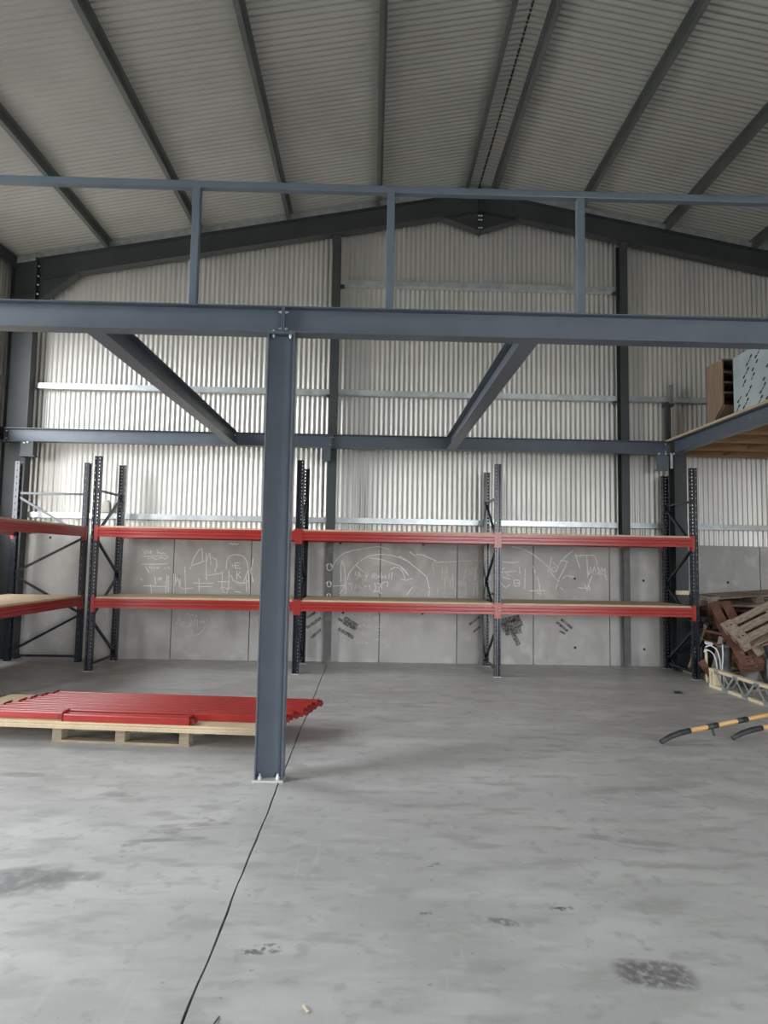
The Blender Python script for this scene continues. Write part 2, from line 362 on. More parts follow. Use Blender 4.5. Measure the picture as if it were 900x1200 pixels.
# corrugated roof sheets (waves run down the slope)
for sd in (-1, 1):
    xe = XL-.2 if sd < 0 else XR+.2
    s = YF-.1; k = 0
    while s < YB+.1:
        mb = MB(); n = 11*SEG+3
        for i in range(n):
            q = s + i*PITCHC/SEG; d = .009*math.sin(2*math.pi*(q/PITCHC)) + .0025*(k % 2)
            mb.v += [(APX, q, roof_z(APX)+d), (xe, q, roof_z(xe)+d)]
        for i in range(n-1): mb.f.append((2*i, 2*i+2, 2*i+3, 2*i+1))
        part('roof_sheet', mb, 'roof_fleece', ceiling, smooth=True); s += 11*PITCHC; k += 1
mb = MB()
for i in range(150):   # notched ridge filler seen as a dotted line along the ridge
    mb.box(APX-.012, APX+.012, 2.0+i*.0531, 2.0+i*.0531+.030, roof_z(APX)-.012, roof_z(APX)+.01)
f = part('ridge_filler', mb, 'print_black', ceiling); f['kind'] = 'stuff'
CHALK = {
 'chalk_scribble_a': [[(-3.55, 1.677),(-3.514, 1.612),(-3.491, 1.672)],[(-3.473, 1.663),(-3.466, 1.613)],[(-3.438, 1.635),(-3.41, 1.647),(-3.429, 1.664),(-3.443, 1.629),(-3.409, 1.614)],[(-3.331, 1.681),(-3.323, 1.615),(-3.301, 1.649),(-3.284, 1.616)],[(-3.27, 1.638),(-3.255, 1.61),(-3.235, 1.641),(-3.218, 1.61),(-3.175, 1.64)],[(-3.545, 1.572),(-3.173, 1.589)],[(-3.551, 1.451),(-3.168, 1.464)],[(-3.467, 1.536),(-3.402, 1.559),(-3.335, 1.527),(-3.271, 1.561),(-3.204, 1.54),(-3.157, 1.563),(-3.173, 1.596)],[(-3.506, 1.425),(-3.44, 1.327)],[(-3.451, 1.415),(-3.395, 1.394)],[(-3.363, 1.416),(-3.361, 1.379)],[(-3.33, 1.41),(-3.307, 1.384),(-3.286, 1.416)],[(-3.209, 1.408),(-3.186, 1.382)],[(-3.155, 1.413),(-3.127, 1.387)],[(-3.563, 1.226),(-3.529, 1.205)],[(-3.514, 1.122),(-3.164, 1.113)],[(-3.406, 1.141),(-3.389, 1.011)],[(-3.345, 1.252),(-3.329, 1.143)],[(-3.301, 1.242),(-3.288, 1.209),(-3.268, 1.253),(-3.256, 1.21),(-3.246, 1.249)],[(-3.161, 1.299),(-3.171, 1.014)],[(-3.138, 1.277),(-3.134, 1.037)],[(-3.058, 1.312),(-3.055, 1.016)],[(-3.029, 1.301),(-3.033, 1.126),(-2.996, 1.28),(-2.966, 1.105),(-2.963, 1.28),(-2.945, 1.116)],[(-2.892, 1.424),(-2.864, 1.019)],[(-2.989, 1.115),(-2.9, 1.084),(-2.758, 1.097)]],
 'chalk_scribble_b': [[(-2.803, 1.393),(-2.765, 1.548),(-2.682, 1.693),(-2.639, 1.704),(-2.62, 1.506)],[(-2.772, 1.448),(-2.588, 1.518)],[(-2.57, 1.639),(-2.555, 1.243),(-2.532, 1.222)],[(-2.565, 1.507),(-2.515, 1.64),(-2.487, 1.464)],[(-2.48, 1.575),(-2.412, 1.543),(-2.398, 1.444),(-2.428, 1.355)],[(-2.75, 1.174),(-2.443, 1.179)],[(-2.682, 1.12),(-2.463, 1.124)],[(-2.665, 1.241),(-2.657, 1.044)],[(-2.535, 1.298),(-2.317, 1.335)],[(-2.253, 1.402),(-2.247, 1.535),(-2.216, 1.601),(-2.107, 1.63),(-1.996, 1.605),(-1.938, 1.529),(-1.912, 1.408)],[(-2.047, 1.498),(-2.124, 1.493),(-2.111, 1.416),(-2.034, 1.417)],[(-2.119, 1.455),(-2.053, 1.459)],[(-2.168, 1.481),(-2.144, 1.437)],[(-2.307, 1.357),(-2.311, 1.159),(-2.284, 1.039),(-2.229, 1.029),(-2.201, 1.161),(-2.209, 1.381)],[(-2.378, 1.202),(-2.202, 1.205)],[(-2.184, 1.315),(-2.137, 1.228),(-2.048, 1.186),(-1.96, 1.187),(-1.895, 1.232)],[(-2.087, 1.372),(-2.083, 1.251)],[(-2.032, 1.362),(-2.07, 1.313),(-2.017, 1.263)],[(-1.982, 1.187),(-1.912, 1.397),(-1.878, 1.035)],[(-1.879, 1.398),(-1.829, 1.211)],[(-1.84, 1.564),(-1.867, 1.387)],[(-1.942, 1.319),(-1.922, 1.056)],[(-2.331, 1.104),(-2.265, 1.116),(-2.22, 1.084),(-2.166, 1.118)],[(-2.109, 1.053),(-2.01, 1.044)],[(-2.223, 1.789),(-2.19, 1.805),(-2.174, 1.779),(-2.135, 1.802),(-2.112, 1.78),(-2.08, 1.798)]],
 'chalk_arch': [[(-0.599, 1.46),(-0.571, 1.534),(-0.513, 1.609),(-0.426, 1.677),(-0.294, 1.723),(-0.117, 1.756),(0.031, 1.781),(0.105, 1.79),(0.21, 1.769),(0.269, 1.753)],[(-0.39, 1.052),(-0.386, 1.213),(-0.345, 1.361),(-0.245, 1.495),(-0.143, 1.586),(-0.04, 1.639),(0.093, 1.667),(0.211, 1.669),(0.33, 1.653),(0.45, 1.618),(0.554, 1.575)],[(-0.025, 1.61),(0.154, 1.591),(0.303, 1.541),(0.452, 1.492),(0.542, 1.42),(0.587, 1.347)],[(-0.468, 1.241),(-0.475, 1.418),(-0.467, 1.521),(-0.453, 1.565),(-0.422, 1.477),(-0.401, 1.36),(-0.404, 1.213),(-0.421, 1.124),(-0.486, 1.05)],[(-0.483, 1.244),(-0.468, 1.241)],[(-0.237, 1.495),(-0.124, 1.394)],[(-0.614, 1.162),(-0.386, 1.176)],[(0.304, 1.431),(0.363, 1.476),(0.437, 1.463),(0.498, 1.39),(0.529, 1.302)],[(0.597, 1.717),(0.687, 1.652)],[(0.702, 1.682),(0.806, 1.669),(0.91, 1.626),(1.015, 1.583)],[(0.435, 1.647),(0.554, 1.583),(0.704, 1.467),(0.869, 1.33),(0.901, 1.205),(0.917, 1.117),(0.903, 1.029)],[(0.467, 1.463),(0.557, 1.376)],[(0.562, 1.045),(0.649, 1.171)],[(0.47, 1.286),(0.559, 1.273),(0.647, 1.304)]],
 'chalk_writing': [[(-0.22, 1.385),(-0.242, 1.377),(-0.254, 1.355),(-0.219, 1.334),(-0.211, 1.304),(-0.24, 1.274)],[(-0.191, 1.393),(-0.193, 1.305)],[(-0.194, 1.334),(-0.168, 1.356),(-0.164, 1.308)],[(-0.12, 1.35),(-0.15, 1.335),(-0.14, 1.313),(-0.12, 1.328),(-0.123, 1.35),(-0.115, 1.313)],[(-0.094, 1.35),(-0.078, 1.321)],[(-0.05, 1.358),(-0.078, 1.277),(-0.092, 1.25)],[(0.027, 1.367),(0.018, 1.293)],[(0.027, 1.367),(0.068, 1.375),(0.076, 1.346),(0.032, 1.33),(0.077, 1.287)],[(0.106, 1.339),(0.092, 1.317),(0.107, 1.298),(0.129, 1.31),(0.125, 1.336),(0.106, 1.339)],[(0.157, 1.384),(0.156, 1.303),(0.181, 1.303),(0.188, 1.333),(0.158, 1.337)],[(0.21, 1.319),(0.239, 1.334),(0.224, 1.348),(0.206, 1.326),(0.218, 1.3),(0.247, 1.309)],[(0.283, 1.379),(0.281, 1.298)],[(0.324, 1.394),(0.324, 1.306)],[(0.323, 1.29),(0.323, 1.281)],[(-0.349, 1.206),(-0.29, 1.207),(-0.293, 1.127),(-0.31, 1.112)],[(-0.238, 1.186),(-0.245, 1.142),(-0.215, 1.143),(-0.224, 1.186),(-0.238, 1.186)],[(-0.179, 1.172),(-0.167, 1.143)],[(-0.105, 1.181),(-0.075, 1.145),(-0.061, 1.182)],[(-0.032, 1.19),(-0.008, 1.117)],[(-0.002, 1.183),(-0.031, 1.16)],[(0.064, 1.228),(0.08, 1.133),(0.03, 1.058)],[(0.101, 1.221),(0.145, 1.207),(0.139, 1.148),(0.109, 1.155)],[(0.175, 1.222),(0.169, 1.134)],[(0.175, 1.222),(0.234, 1.245),(0.263, 1.239),(0.257, 1.165)],[(0.117, 1.163),(0.14, 1.104)],[(0.03, 1.073),(0.103, 1.104),(0.163, 1.061)]],
 'chalk_fence': [[(0.956, 1.56),(0.988, 1.339)],[(0.971, 1.56),(1.164, 1.561)],[(1.045, 1.569),(1.343, 1.574)],[(1.365, 1.585),(1.715, 1.603)],[(1.113, 1.489),(1.108, 1.282)],[(1.152, 1.327),(1.156, 1.15)],[(1.18, 1.505),(1.189, 1.328)],[(1.277, 1.388),(1.28, 1.152)],[(1.241, 1.255),(1.245, 1.152)],[(1.492, 1.51),(1.449, 1.288)],[(1.479, 1.244),(1.488, 1.053)],[(1.613, 1.246),(1.607, 1.055)],[(1.7, 1.588),(1.641, 1.468),(1.628, 1.291)],[(1.658, 1.247),(1.666, 1.041)],[(1.001, 1.531),(1.046, 1.502),(1.06, 1.547)],[(0.873, 1.057),(0.931, 1.176)],[(0.962, 1.029),(0.946, 1.117)],[(1.043, 1.031),(1.042, 1.148)]],
 'chalk_scribble_c': [[(2.201, 1.825),(2.393, 1.793),(2.537, 1.712),(2.657, 1.619),(2.752, 1.537),(2.824, 1.432),(2.919, 1.303)],[(2.752, 1.549),(2.884, 1.421)],[(2.836, 1.67),(2.776, 1.431)],[(2.848, 1.598),(2.944, 1.505),(2.872, 1.409)],[(2.776, 1.478),(2.896, 1.516)],[(3.173, 1.783),(3.064, 1.697),(2.968, 1.589),(2.896, 1.469),(2.86, 1.385)],[(2.968, 1.624),(3.076, 1.614),(3.04, 1.507),(2.919, 1.291),(2.991, 1.328)],[(2.895, 1.173),(2.943, 1.292),(3.063, 1.388),(3.183, 1.367)],[(2.943, 1.221),(3.014, 1.163)],[(2.907, 1.244),(2.955, 1.209)],[(3.209, 1.724),(3.28, 1.511)],[(2.058, 1.585),(2.202, 1.575),(2.321, 1.589)],[(2.035, 1.419),(2.107, 1.432),(2.155, 1.373)],[(2.143, 1.432),(2.274, 1.446)],[(2.238, 1.304),(2.25, 1.209),(2.322, 1.211),(2.322, 1.305),(2.238, 1.304)],[(2.274, 1.257),(2.334, 1.258)],[(2.322, 1.506),(2.334, 1.4)],[(2.417, 1.496),(2.406, 1.165)],[(2.537, 1.534),(2.632, 1.287),(2.656, 1.074)],[(2.549, 1.451),(2.597, 1.381)],[(2.489, 1.142),(2.728, 1.146)],[(2.608, 1.168),(2.62, 1.097)],[(2.036, 1.253),(2.107, 1.183),(2.179, 1.232)],[(2.059, 1.348),(2.179, 1.314)],[(2.083, 1.49),(2.047, 1.454)]],
 'chalk_tree': [[(3.233, 1.7),(3.377, 1.715),(3.509, 1.71),(3.544, 1.634),(3.549, 1.563)],[(3.389, 1.715),(3.399, 1.418)],[(3.399, 1.37),(3.448, 1.525),(3.471, 1.419),(3.508, 1.538),(3.531, 1.42),(3.568, 1.539),(3.591, 1.433),(3.628, 1.528),(3.644, 1.434),(3.676, 1.517),(3.698, 1.352)],[(3.411, 1.442),(3.519, 1.42),(3.663, 1.422),(3.71, 1.328)],[(3.471, 1.395),(3.422, 1.276),(3.385, 1.157)],[(3.254, 1.202),(3.374, 1.192),(3.433, 1.181)],[(3.35, 1.251),(3.397, 1.157)],[(3.422, 1.229),(3.445, 1.158)],[(3.418, 1.406),(3.459, 1.454),(3.495, 1.407),(3.548, 1.463),(3.591, 1.402),(3.644, 1.465)]],
 'chalk_word': [[(-2.987, 0.542),(-2.938, 0.63),(-2.916, 0.5)],[(-2.907, 0.491),(-2.907, 0.578),(-2.884, 0.578),(-2.872, 0.5)],[(-2.849, 0.579),(-2.846, 0.501)],[(-2.813, 0.562),(-2.82, 0.501),(-2.785, 0.51),(-2.788, 0.58)],[(-2.762, 0.493),(-2.766, 0.598),(-2.736, 0.589),(-2.724, 0.503)],[(-2.698, 0.503),(-2.707, 0.616),(-2.672, 0.616),(-2.657, 0.504)],[(-2.619, 0.6),(-2.63, 0.565),(-2.595, 0.557),(-2.579, 0.592),(-2.619, 0.6)],[(-2.57, 0.601),(-2.541, 0.531),(-2.565, 0.462),(-2.615, 0.409),(-2.684, 0.37),(-2.727, 0.372)],[(-2.51, 0.61),(-2.535, 0.584),(-2.499, 0.558),(-2.524, 0.523)],[(-2.836, 0.701),(-2.766, 0.685),(-2.669, 0.677),(-2.703, 0.642)],[(-2.574, 0.236),(-2.552, 0.223)],[(-2.569, 0.119),(-2.552, 0.109)]],
 'chalk_notes': [[(-0.297, 0.74),(-0.276, 0.71),(-0.245, 0.731)],[(-0.102, 0.754),(-0.09, 0.703),(-0.06, 0.754)],[(-0.029, 0.744),(-0.008, 0.704),(0.022, 0.755)],[(-0.1, 0.692),(-0.093, 0.631)],[(-0.1, 0.662),(-0.065, 0.662)],[(-0.065, 0.693),(-0.058, 0.638)],[(-0.028, 0.683),(-0.027, 0.638)],[(0.116, 0.696),(0.075, 0.695),(0.076, 0.644),(0.121, 0.645)],[(0.075, 0.668),(0.106, 0.669)],[(-0.17, 0.579),(-0.18, 0.548),(-0.149, 0.539),(-0.139, 0.569),(-0.17, 0.579)],[(-0.109, 0.59),(-0.097, 0.539)],[(-0.098, 0.58),(-0.056, 0.54),(-0.026, 0.571),(-0.005, 0.531),(0.036, 0.562)],[(0.098, 0.573),(0.089, 0.502),(0.181, 0.493),(0.159, 0.584),(0.098, 0.573)],[(0.108, 0.543),(0.15, 0.543)],[(0.283, 0.555),(0.324, 0.556)],[(-0.218, 0.416),(-0.199, 0.477),(-0.167, 0.427)],[(-0.208, 0.44),(-0.174, 0.445)],[(-0.127, 0.478),(-0.122, 0.433),(-0.095, 0.438)],[(0.08, 0.42),(0.162, 0.431),(0.153, 0.36),(0.081, 0.349)],[(-0.227, 0.334),(-0.222, 0.284)],[(-0.196, 0.314),(-0.191, 0.284)],[(-0.165, 0.339),(-0.16, 0.284)],[(-0.135, 0.346),(-0.123, 0.285)],[(-0.114, 0.332),(-0.103, 0.285)],[(-0.062, 0.32),(-0.072, 0.296),(-0.041, 0.286),(-0.031, 0.317),(-0.062, 0.32)],[(-0.412, 0.362),(-0.37, 0.302),(-0.308, 0.282)]],
}
SMEARS = [([(-0.974, 0.669), (-0.863, 0.752)], 0.021), ([(-0.97, 0.526), (-0.772, 0.662)], 0.031), ([(-0.894, 0.369), (-0.772, 0.489)], 0.029), ([(-0.388, 0.667), (-0.221, 0.558)], 0.046), ([(-0.418, 0.606), (-0.23, 0.507)], 0.031), ([(-0.477, 0.503), (-0.269, 0.384)], 0.035), ([(-0.484, 0.656), (-0.435, 0.632)], 0.025), ([(1.545, 0.605), (1.7, 0.72)], 0.021), ([(1.618, 0.494), (1.711, 0.577)], 0.021), ([(2.053, 0.654), (2.302, 0.719)], 0.063), ([(2.094, 0.562), (2.323, 0.658)], 0.088), ([(2.136, 0.502), (2.323, 0.535)], 0.071), ([(2.24, 0.442), (2.307, 0.32)], 0.046), ([(2.916, 0.657), (3.071, 0.536)], 0.027), ([(2.989, 0.699), (3.144, 0.578)], 0.027), ([(2.957, 0.524), (3.04, 0.484)], 0.019)]
HOLES = [(-0.487, 1.833), (0.81, 1.836), (0.81, 0.762), (3.197, 1.343), (4.284, 1.328), (3.198, 0.272), (4.283, 0.262), (5.626, 1.323), (-4.984, 1.84), (-0.424, 0.756), (1.901, 1.083)]
# chalk drawings, soot smears and fixing holes on the concrete of the back wall
def ribbon(mb, pts, w, y):
    for (x0, z0), (x1, z1) in zip(pts[:-1], pts[1:]):
        d = math.hypot(x1-x0, z1-z0) or 1e-6; nx, nz = -(z1-z0)/d*w/2, (x1-x0)/d*w/2; ex, ez = (x1-x0)/d*w*.3, (z1-z0)/d*w*.3
        mb.add([(x0-ex+nx,y,z0-ez+nz),(x0-ex-nx,y,z0-ez-nz),(x1+ex-nx,y,z1+ez-nz),(x1+ex+nx,y,z1+ez+nz)], [(0,1,2,3)])
CL = {'chalk_scribble_a':'white chalk scribbles and lines', 'chalk_scribble_b':'white chalk figure and letters', 'chalk_arch':'pair of large chalk arches',
      'chalk_writing':'two lines of chalk handwriting', 'chalk_fence':'chalk box with upright strokes', 'chalk_scribble_c':'tangle of chalk strokes',
      'chalk_tree':'chalk frame with a spiky tuft', 'chalk_word':'single chalk word with a curled tail', 'chalk_notes':'column of faint chalk words'}
for k, strokes in CHALK.items():
    mb = MB(); faint = k in ('chalk_word', 'chalk_notes', 'chalk_fence')
    for st in strokes: ribbon(mb, st, .0135 if not faint else .012, YB-.0015)
    part('chalk_drawing', mb, 'chalk_faint' if faint else 'chalk', wall_back, label=CL[k])
for s_, w in SMEARS:
    mb = MB(); ribbon(mb, s_, w*1.6, YB-.001); part('soot_smear', mb, 'soot', wall_back)
for x, z in HOLES:
    part('fixing_hole', MB().tube([(x, YB+.001, z), (x, YB-.0015, z)], .021, 10), 'print_black', wall_back)

# ---------------------------------------------------------------- steel frame
def pframe(y, label_col, label_raft):
    """portal frame: two columns and two haunched rafters, each a thing"""
    D, B = .34, .165; yc = y
    for sd, nm in ((-1, 'left'), (1, 'right')):
        xo = XL+.06 if sd < 0 else XR-.06; xi = xo - sd*.385; xm = (xo+xi)/2
        zt = raft_z(xi)+.0
        t = thing('portal_column', (xm, yc, 0), label_col % nm, 'steel column')
        part('shaft', MB().ibeam((xm, yc, .015), (xm, yc, zt+.02), (1,0,0), .385, B, .014, .010), 'steel_dark', t)
        part('base_plate', MB().box(xm-.22, xm+.22, yc-.1, yc+.1, 0, .015), 'steel_dark', t)
        part('stiffener', MB().box(min(xo,xi)+.014, max(xo,xi)-.014, yc-.078, yc+.078, zt-.60, zt-.588), 'steel_dark', t)
        # rafter
        x0 = xi - sd*.012; x1 = APX + sd*.006
        r = thing('portal_rafter', ((x0+x1)/2, yc, (raft_z(x0)+raft_z(x1))/2-.3), label_raft % nm, 'steel rafter')
        h = D*.95; cz = .5*D/math.cos(math.atan(SL))*.95
        part('rafter_section', MB().ibeam((x0, yc, raft_z(x0)-cz), (x1, yc, raft_z(x1)-cz), (0,0,1), h, B, .013, .009), 'steel_dark', r)
        # eaves haunch: tapering web plate plus bottom flange
        xb = x0 - sd*.62; zb0 = raft_z(x0)-.34-.38; zb1 = raft_z(xb)-.335
        hz = MB().prism([(x0, raft_z(x0)-.33), (xb, zb1), (x0, zb0)], (0, yc-.005, 0), (1,0,0), (0,0,1), (0,1,0), .010)
        part('eaves_haunch', hz, 'steel_dark', r)
        part('haunch_flange', MB().obox((x0, yc, zb0), (xb, yc, zb1-.004), (0,0,1), B, .014), 'steel_dark', r)
        part('end_plate', MB().box(min(x0, x0+sd*.012), max(x0, x0+sd*.012), yc-B/2-.005, yc+B/2+.005, zb0-.03, raft_z(x0)-.02), 'steel_dark', r)
        for i, zz in enumerate((.10, .26, .40, .55)):
            for yy in (-.05,):
                bolt(r, (x0 - sd*.002, yc+yy, raft_z(x0)-zz-.02), 'x' if sd < 0 else '-x', .013, .014)
                bolt(r, (x0 + sd*.014, yc+yy, raft_z(x0)-zz-.02), '-x' if sd < 0 else 'x', .013, .014)
        # apex haunch
        xa = APX + sd*.60; za = raft_z(xa)-.335
        part('apex_haunch', MB().prism([(x1, raft_z(x1)-.33), (xa, za), (x1, raft_z(x1)-.655)], (0, yc-.005, 0), (1,0,0), (0,0,1), (0,1,0), .010), 'steel_dark', r)
        part('haunch_flange', MB().obox((x1, yc, raft_z(x1)-.655), (xa, yc, za-.002), (0,0,1), B, .014), 'steel_dark', r)
        part('end_plate', MB().box(min(x1, x1-sd*.0055), max(x1, x1-sd*.0055), yc-B/2-.005, yc+B/2+.005, raft_z(APX)-.69, raft_z(APX)-.02), 'steel_dark', r)
        for zz in (.40, .47, .60): bolt(r, (x1 + sd*.002, yc-.05, raft_z(APX)-zz), 'x' if sd > 0 else '-x', .013, .014)
YP = 9.815
pframe(YP, 'dark grey portal column in the back %s corner', 'dark haunched rafter on the back wall, %s of the ridge')

# purlins: Z sections along the building
PL = {-4.30:'dark purlin nearest the left eaves on the left roof slope', -2.875:'second dark purlin up from the left eaves', -1.445:'third dark purlin up from the left eaves', -.02:'dark purlin running nearly vertical at the picture centre, left of the ridge',
      1.39:'left one of the close pair of dark purlins at the ridge', 1.86:'right one of the close pair of dark purlins at the ridge', 3.245:'first dark purlin right of the ridge pair', 4.66:'second dark purlin right of the ridge pair',
      6.08:'third dark purlin right of the ridge pair, cut by the picture edge'}
for x, lab in PL.items():
    sg = 1 if x < APX else -1
    a = math.atan(SL)*sg; u = (math.cos(a), 0, math.sin(a)); v = (-math.sin(a), 0, math.cos(a))
    t, H, W = .005, .138, .055
    if x < APX: prof = [(0,0),(W,0),(W,H-t),(2*W,H-t),(2*W,H),(W-t,H),(W-t,t),(t,t),(t,.016),(0,.016)]
    else: prof = [(0,0),(W,0),(W,.016),(W-t,.016),(W-t,t),(t,t),(t,H),(-W,H),(-W,H-t),(0,H-t)]
    single('roof_purlin', MB().prism(prof, (x, YF, raft_z(x)+.004), u, v, (0,1,0), YB-YF+.08), 'purlin_paint', lab, 'purlin')
for sd, nm in ((-1,'left'),(1,'right')):
    xe = XL+.02 if sd < 0 else XR-.02
    mb = MB().box(min(xe,xe-sd*.07), max(xe,xe-sd*.07), YF, YB+.05, raft_z(xe)-.05, raft_z(xe)+.12)
    single('eaves_beam', mb, 'steel_dark', 'dark eaves beam along the top of the %s wall' % nm, 'eaves beam')
# galvanised gable trim between rafter and roof sheets
for sd, nm in ((-1,'left'),(1,'right')):
    xa = APX + sd*.03; xb = XL+.1 if sd < 0 else XR-.1
    mb = MB().add([(xa,YB-.10,roof_z(xa)-.145),(xb,YB-.10,roof_z(xb)-.145),(xb,YB-.09,roof_z(xb)-.018),(xa,YB-.09,roof_z(xa)-.018),
                   (xa,YB-.095,roof_z(xa)-.145),(xb,YB-.095,roof_z(xb)-.145),(xb,YB-.085,roof_z(xb)-.013),(xa,YB-.085,roof_z(xa)-.013)],
                  [(0,1,2,3),(4,7,6,5),(0,4,5,1),(1,5,6,2),(2,6,7,3),(3,7,4,0)])
    single('gable_trim', mb, 'galvanised', 'galvanised trim strip above the back rafter, %s of the ridge' % nm, 'trim strip')

# wall posts of the gable
for x, lab in ((-.640,'dark gable post on the back wall near the picture centre'), (3.960,'dark gable post on the back wall, right of centre')):
    zt = raft_z(x) - .365
    t = thing('wall_post', (x, 9.84, 0), lab, 'steel post')
    part('shaft', MB().ibeam((x, 9.83, CT+.0), (x, 9.83, zt), (0,1,0), .17, .125, .009, .007), 'steel_dark', t)
    part('lower_shaft', MB().ibeam((x, 9.83, .0), (x, 9.83, CT), (0,1,0), .17, .105, .009, .007), 'post_weathered', t, label='weathered grey lower length of the post')
# chalk curls on the lower part of the near post
pp = [o for o in bpy.data.objects if o.name.startswith('lower_shaft')][0]
for (zc, r) in ((1.46,.05),(1.20,.04),(1.02,.035)):
    mb = MB(); pts = [(-.640+math.cos(a*.7)*r*(.5+a*.05), zc+math.sin(a*.7)*r*(1.1)) for a in range(14)]
    ribbon(mb, pts, .009, 9.743); part('chalk_curl', mb, 'chalk', pp)

# galvanised sheeting rails on the back wall
def rail(xa, xb, z, lab, y0=YB-.01, h=.085):
    mb = MB(); prof = [(0,0),(.11,0),(.11,.006),(.006,.006),(.006,h-.006),(.07,h-.006),(.07,h-.022),(.076,h-.022),(.076,h),(0,h)]
    mb.prism(prof, (xa, y0, z-h), (0,1,0), (0,0,1), (1,0,0), xb-xa)
    return single('wall_rail', mb, 'galvanised', lab, 'wall rail')
PA, PB_ = -.640, 3.960
rows = [(2.235, 'lowest'), (4.275, 'middle')]
for z, nm in rows:
    rail(XL+.38, PA-.07, z, f'{nm} galvanised rail on the back wall, left bay')
    rail(PA+.07, PB_-.07, z, f'{nm} galvanised rail on the back wall, centre bay between the posts')
    rail(PB_+.07, XR-.4, z, f'{nm} galvanised rail on the back wall, right bay')
rail(PA+.07, PB_-.07, 6.075, 'highest galvanised rail, only between the two gable posts')
for z in (2.235, 4.275):
    mb = MB(); ya = DOORS_LEFT[-1][1] if z < DOORS_LEFT[-1][3]+.3 else YF
    mb.prism([(0,0),(.006,0),(.006,.079),(.07,.079),(.07,.085),(0,.085)], (XL+.03, ya+.1, z-.085+.06), (-1,0,0), (0,0,1), (0,1,0), YB-.25-ya)
    single('wall_rail', mb, 'galvanised', ('upper' if z > 4 else 'lower')+' galvanised rail on the left wall', 'wall rail')
# cleats under the rail ends at the posts
for x, z in ((PA+.09, 6.075-.10), (PB_-.09, 6.075-.10), (PA-.09, 4.275-.10), (PB_-.09, 4.275-.10)):
    t = single('rail_cleat', MB().box(x-.035, x+.035, YB-.03, YB+.06, z-.02, z+.012), 'steel_dark', 'small dark cleat under the %s rail end at the %s gable post' % ('top' if z > 5 else 'middle', 'centre' if x < 1 else 'right'), 'cleat')

# mezzanine steel --------------------------------------------------------------
ZB, ZT = 3.293, 3.496; ZC = (ZB+ZT)/2; HB = ZT-ZB; BF = .133
YM = 4.72; XC = -.708          # main beam line and column
t = thing('mezzanine_column', (XC, YM, 0), 'blue-grey steel column standing free under the main beam', 'steel column')
part('shaft', MB().ibeam((XC, YM, .014), (XC, YM, ZB-.012), (1,0,0), .203, BF, .010, .008), 'steel_paint', t, bevel=.0015)
part('base_plate', MB().box(XC-.112, XC+.108, YM-.085, YM+.085, 0, .014), 'baseplate_pale', t, label='pale base plate on the floor', bevel=.002)
part('cap_plate', MB().box(XC-.104, XC+.104, YM-.0665, YM+.0665, ZB-.012, ZB-.0005), 'steel_paint', t)
for dx in (-.065, .065):
    bolt(t, (XC+dx, YM-.045, .014), 'z', .015, .02); bolt(t, (XC+dx, YM-.035, ZB-.012), '-z', .012, .014); bolt(t, (XC+dx, YM-.035, ZB+.011), 'z', .011, .006)
def main_beam(xa, xb, lab, endplates):
    t = thing('mezzanine_beam', ((xa+xb)/2, YM, ZB), lab, 'steel beam')
    part('beam_section', MB().ibeam((xa, YM, ZC), (xb, YM, ZC), (0,0,1), HB, BF, .009, .007), 'steel_paint', t, bevel=.0015)
    for x, sg in endplates:
        part('end_plate', MB().box(min(x,x+sg*.010), max(x,x+sg*.010), YM-.0665, YM+.0665, ZB-.0, ZT+.002), 'steel_paint', t)
        for zz in (.035, .165): bolt(t, (x-sg*.0, YM-.035, ZB+zz), '-x' if sg > 0 else 'x', .011, .013)
    return t
XJ = -.700
main_beam(XL+.45, XJ-.012, 'long blue-grey mezzanine beam left of the free column', [(XJ-.012, 1)])
main_beam(XJ+.012, 4.60, 'long blue-grey mezzanine beam right of the free column', [(XJ+.012, -1)])
# ledger on the back wall
YLg = 9.660
def ledger(xa, xb, lab):
    t = thing('ledger_beam', ((xa+xb)/2, YLg, ZB), lab, 'steel beam')
    part('beam_section', MB().ibeam((xa, YLg, ZC), (xb, YLg, ZC), (0,0,1), HB, BF, .009, .007), 'steel_paint', t)
    for x, sg in ((xa, -1), (xb, 1)):
        part('end_plate', MB().box(min(x,x+sg*.008), max(x,x+sg*.008), YLg-.075, YLg+.0665, ZB-.02, ZT), 'steel_paint', t)
        for zz in (.04, .16): bolt(t, (x-sg*.002, YLg-.04, ZB+zz), '-x' if sg > 0 else 'x', .011, .012)
ledger(-5.60, -.650, 'blue-grey ledger beam along the back wall, left half')
ledger(-.628, 4.545, 'blue-grey ledger beam along the back wall, right half')
t = thing('ledger_bracket', (-.700, 9.68, ZB-.22), 'steel bracket under the ledger joint at the centre gable post', 'bracket')
part('bracket_box', MB().box(-.765, -.655, 9.60, 9.735, ZB-.21, ZB-.02), 'steel_paint', t); part('bracket_top', MB().box(-.78, -.60, 9.60, 9.735, ZB-.02, ZB-.001), 'steel_paint', t)
t = thing('ledger_bracket', (-5.22, 9.68, ZB-.2), 'dark steel bracket under the ledger at the left corner column', 'bracket')
part('bracket_box', MB().box(-5.36, -5.17, 9.60, 9.725, ZB-.215, ZB-.004), 'steel_dark', t); part('bracket_plate', MB().box(-5.38, -5.15, 9.595, 9.72, ZB-.235, ZB-.215), 'steel_dark', t)
bolt(t, (-5.25, 9.60, ZB-.02), '-y', .014, .016); bolt(t, (-5.30, 9.60, ZB-.03), '-y', .014, .016)
